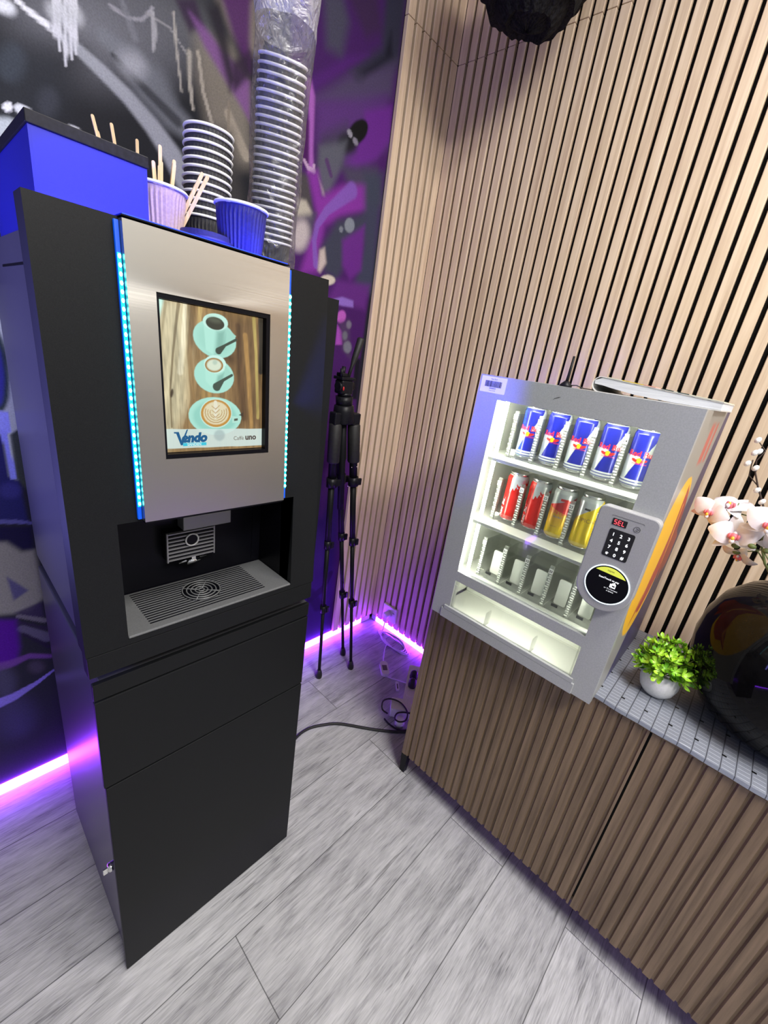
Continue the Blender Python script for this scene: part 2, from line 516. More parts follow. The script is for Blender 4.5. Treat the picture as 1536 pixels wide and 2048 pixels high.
def paint_mat(name, rough=0.5, emit=0.0, speckle=0.0, spec=0.4):
    M = mat(name, (0.5, 0.5, 0.5), rough, spec=spec)
    ns, L, b = nodes(M)
    a = N(M, 'ShaderNodeAttribute', attribute_name='paint')
    src = a.outputs['Color']
    if speckle:
        g = N(M, 'ShaderNodeNewGeometry'); nz = N(M, 'ShaderNodeTexNoise'); nz.inputs['Scale'].default_value = 260; nz.inputs['Detail'].default_value = 3
        L.new(g.outputs['Position'], nz.inputs['Vector'])
        mr = N(M, 'ShaderNodeMapRange'); mr.inputs[1].default_value = 0.3; mr.inputs[2].default_value = 0.7; mr.inputs[3].default_value = 1 - speckle; mr.inputs[4].default_value = 1 + speckle
        L.new(nz.outputs['Fac'], mr.inputs[0])
        mx = N(M, 'ShaderNodeVectorMath', operation='SCALE'); L.new(src, mx.inputs[0]); L.new(mr.outputs[0], mx.inputs['Scale'])
        src = mx.outputs[0]
        bp = N(M, 'ShaderNodeBump'); bp.inputs['Strength'].default_value = 0.12; bp.inputs['Distance'].default_value = 0.001
        L.new(nz.outputs['Fac'], bp.inputs['Height']); L.new(bp.outputs[0], b.inputs['Normal'])
    if emit:
        b.inputs['Base Color'].default_value = (0.01, 0.01, 0.01, 1)
        L.new(src, b.inputs['Emission Color']); b.inputs['Emission Strength'].default_value = emit
    else:
        L.new(src, b.inputs['Base Color'])
    return M


# ------------------------------------------------------------------ the setting
# floor: grey laminate, boards 192 mm wide running along the painted wall
FM = mat('grey_laminate', (0.4, 0.4, 0.41), 0.42, spec=0.4)
ns, L, b = nodes(FM)
g = N(FM, 'ShaderNodeNewGeometry'); sx = N(FM, 'ShaderNodeSeparateXYZ'); L.new(g.outputs['Position'], sx.inputs[0])
def MA(op, a, bb=None, c=None):
    n = N(FM, 'ShaderNodeMath', operation=op)
    for i, q in enumerate((a, bb, c)):
        if q is None: continue
        if isinstance(q, (int, float)): n.inputs[i].default_value = q
        else: L.new(q, n.inputs[i])
    return n.outputs[0]
ry = MA('DIVIDE', MA('ADD', sx.outputs['Y'], 0.174), 0.1925)
row = MA('FLOOR', ry); fy = MA('SUBTRACT', ry, row)
par = MA('MULTIPLY', MA('FRACT', MA('MULTIPLY', row, 0.5)), 1.31)       # 0 or .655
rx = MA('DIVIDE', MA('ADD', MA('ADD', sx.outputs['X'], 1.2175), par), 1.31)
colm = MA('FLOOR', rx); fx = MA('SUBTRACT', rx, colm)
cid = N(FM, 'ShaderNodeCombineXYZ'); L.new(row, cid.inputs[0]); L.new(colm, cid.inputs[1])
wn = N(FM, 'ShaderNodeTexWhiteNoise', noise_dimensions='3D'); L.new(cid.outputs[0], wn.inputs['Vector'])
off = N(FM, 'ShaderNodeVectorMath', operation='MULTIPLY_ADD'); L.new(wn.outputs['Color'], off.inputs[0]); off.inputs[1].default_value = (7, 5, 9); L.new(g.outputs['Position'], off.inputs[2])
mp = N(FM, 'ShaderNodeMapping'); mp.inputs['Scale'].default_value = (3.6, 42, 1); L.new(off.outputs[0], mp.inputs[0])
n1 = N(FM, 'ShaderNodeTexNoise'); n1.inputs['Scale'].default_value = 1.0; n1.inputs['Detail'].default_value = 10; n1.inputs['Roughness'].default_value = 0.68; n1.inputs['Distortion'].default_value = 0.5
L.new(mp.outputs[0], n1.inputs['Vector'])
mp2 = N(FM, 'ShaderNodeMapping'); mp2.inputs['Scale'].default_value = (26, 380, 1); L.new(off.outputs[0], mp2.inputs[0])
n2 = N(FM, 'ShaderNodeTexNoise'); n2.inputs['Scale'].default_value = 1.0; n2.inputs['Detail'].default_value = 4; L.new(mp2.outputs[0], n2.inputs['Vector'])
mp3 = N(FM, 'ShaderNodeMapping'); mp3.inputs['Scale'].default_value = (4.0, 11, 1); L.new(off.outputs[0], mp3.inputs[0])
n3 = N(FM, 'ShaderNodeTexNoise'); n3.inputs['Scale'].default_value = 1.0; n3.inputs['Detail'].default_value = 3; n3.inputs['Distortion'].default_value = 1.5; L.new(mp3.outputs[0], n3.inputs['Vector'])
h = MA('ADD', MA('ADD', MA('MULTIPLY', n1.outputs['Fac'], 0.42), MA('MULTIPLY', n2.outputs['Fac'], 0.34)), MA('MULTIPLY', n3.outputs['Fac'], 0.28))
mp4 = N(FM, 'ShaderNodeMapping'); mp4.inputs['Scale'].default_value = (7, 120, 1); L.new(off.outputs[0], mp4.inputs[0])
n4 = N(FM, 'ShaderNodeTexNoise'); n4.inputs['Scale'].default_value = 1.0; n4.inputs['Detail'].default_value = 2; n4.inputs['Distortion'].default_value = 0.8; L.new(mp4.outputs[0], n4.inputs['Vector'])
crk = N(FM, 'ShaderNodeMapRange'); crk.inputs[1].default_value = 0.665; crk.inputs[2].default_value = 0.73; crk.inputs[3].default_value = 1.0; crk.inputs[4].default_value = 0.55; L.new(n4.outputs['Fac'], crk.inputs[0])
cr = N(FM, 'ShaderNodeValToRGB'); e = cr.color_ramp.elements
e[0].position = 0.38; e[0].color = (*sl((122, 122, 126)), 1); e[1].position = 0.70; e[1].color = (*sl((208, 208, 210)), 1)
q = e.new(0.46); q.color = (*sl((158, 158, 161)), 1); q = e.new(0.56); q.color = (*sl((184, 184, 187)), 1)
L.new(h, cr.inputs[0])
tone = MA('MULTIPLY', MA('MULTIPLY_ADD', wn.outputs['Value'], 0.16, 0.88), crk.outputs[0])
vm = N(FM, 'ShaderNodeVectorMath', operation='SCALE'); L.new(cr.outputs[0], vm.inputs[0]); L.new(tone, vm.inputs['Scale'])
ey = MA('MULTIPLY', MA('MINIMUM', fy, MA('SUBTRACT', 1.0, fy)), 0.1925)
ex = MA('MULTIPLY', MA('MINIMUM', fx, MA('SUBTRACT', 1.0, fx)), 1.31)
ed = MA('MINIMUM', ey, ex)
seam = N(FM, 'ShaderNodeMapRange'); seam.inputs[1].default_value = 0.0005; seam.inputs[2].default_value = 0.0016; seam.inputs[3].default_value = 0.28; seam.inputs[4].default_value = 1.0
L.new(ed, seam.inputs[0])
vs_ = N(FM, 'ShaderNodeVectorMath', operation='SCALE'); L.new(vm.outputs[0], vs_.inputs[0]); L.new(seam.outputs[0], vs_.inputs['Scale'])
L.new(vs_.outputs[0], b.inputs['Base Color'])
bp = N(FM, 'ShaderNodeBump'); bp.inputs['Strength'].default_value = 0.25; bp.inputs['Distance'].default_value = 0.0012
L.new(MA('ADD', MA('MULTIPLY', h, 0.5), seam.outputs[0]), bp.inputs['Height']); L.new(bp.outputs[0], b.inputs['Normal'])

X0, Y0, ZC = -3.4, -3.6, 2.8
struct(MB().box(X0, 0.06, Y0, 0.06, -0.05, 0.0).build('floor', FM))
MAT['ceiling'] = noise_tint(mat('white_ceiling_paint', (0.78, 0.78, 0.77), 0.9), 60, (0.75, 0.75, 0.74), (0.8, 0.8, 0.79))
struct(MB().box(X0, 0.06, Y0, 0.06, ZC, ZC + 0.05).build('ceiling', MAT['ceiling']))

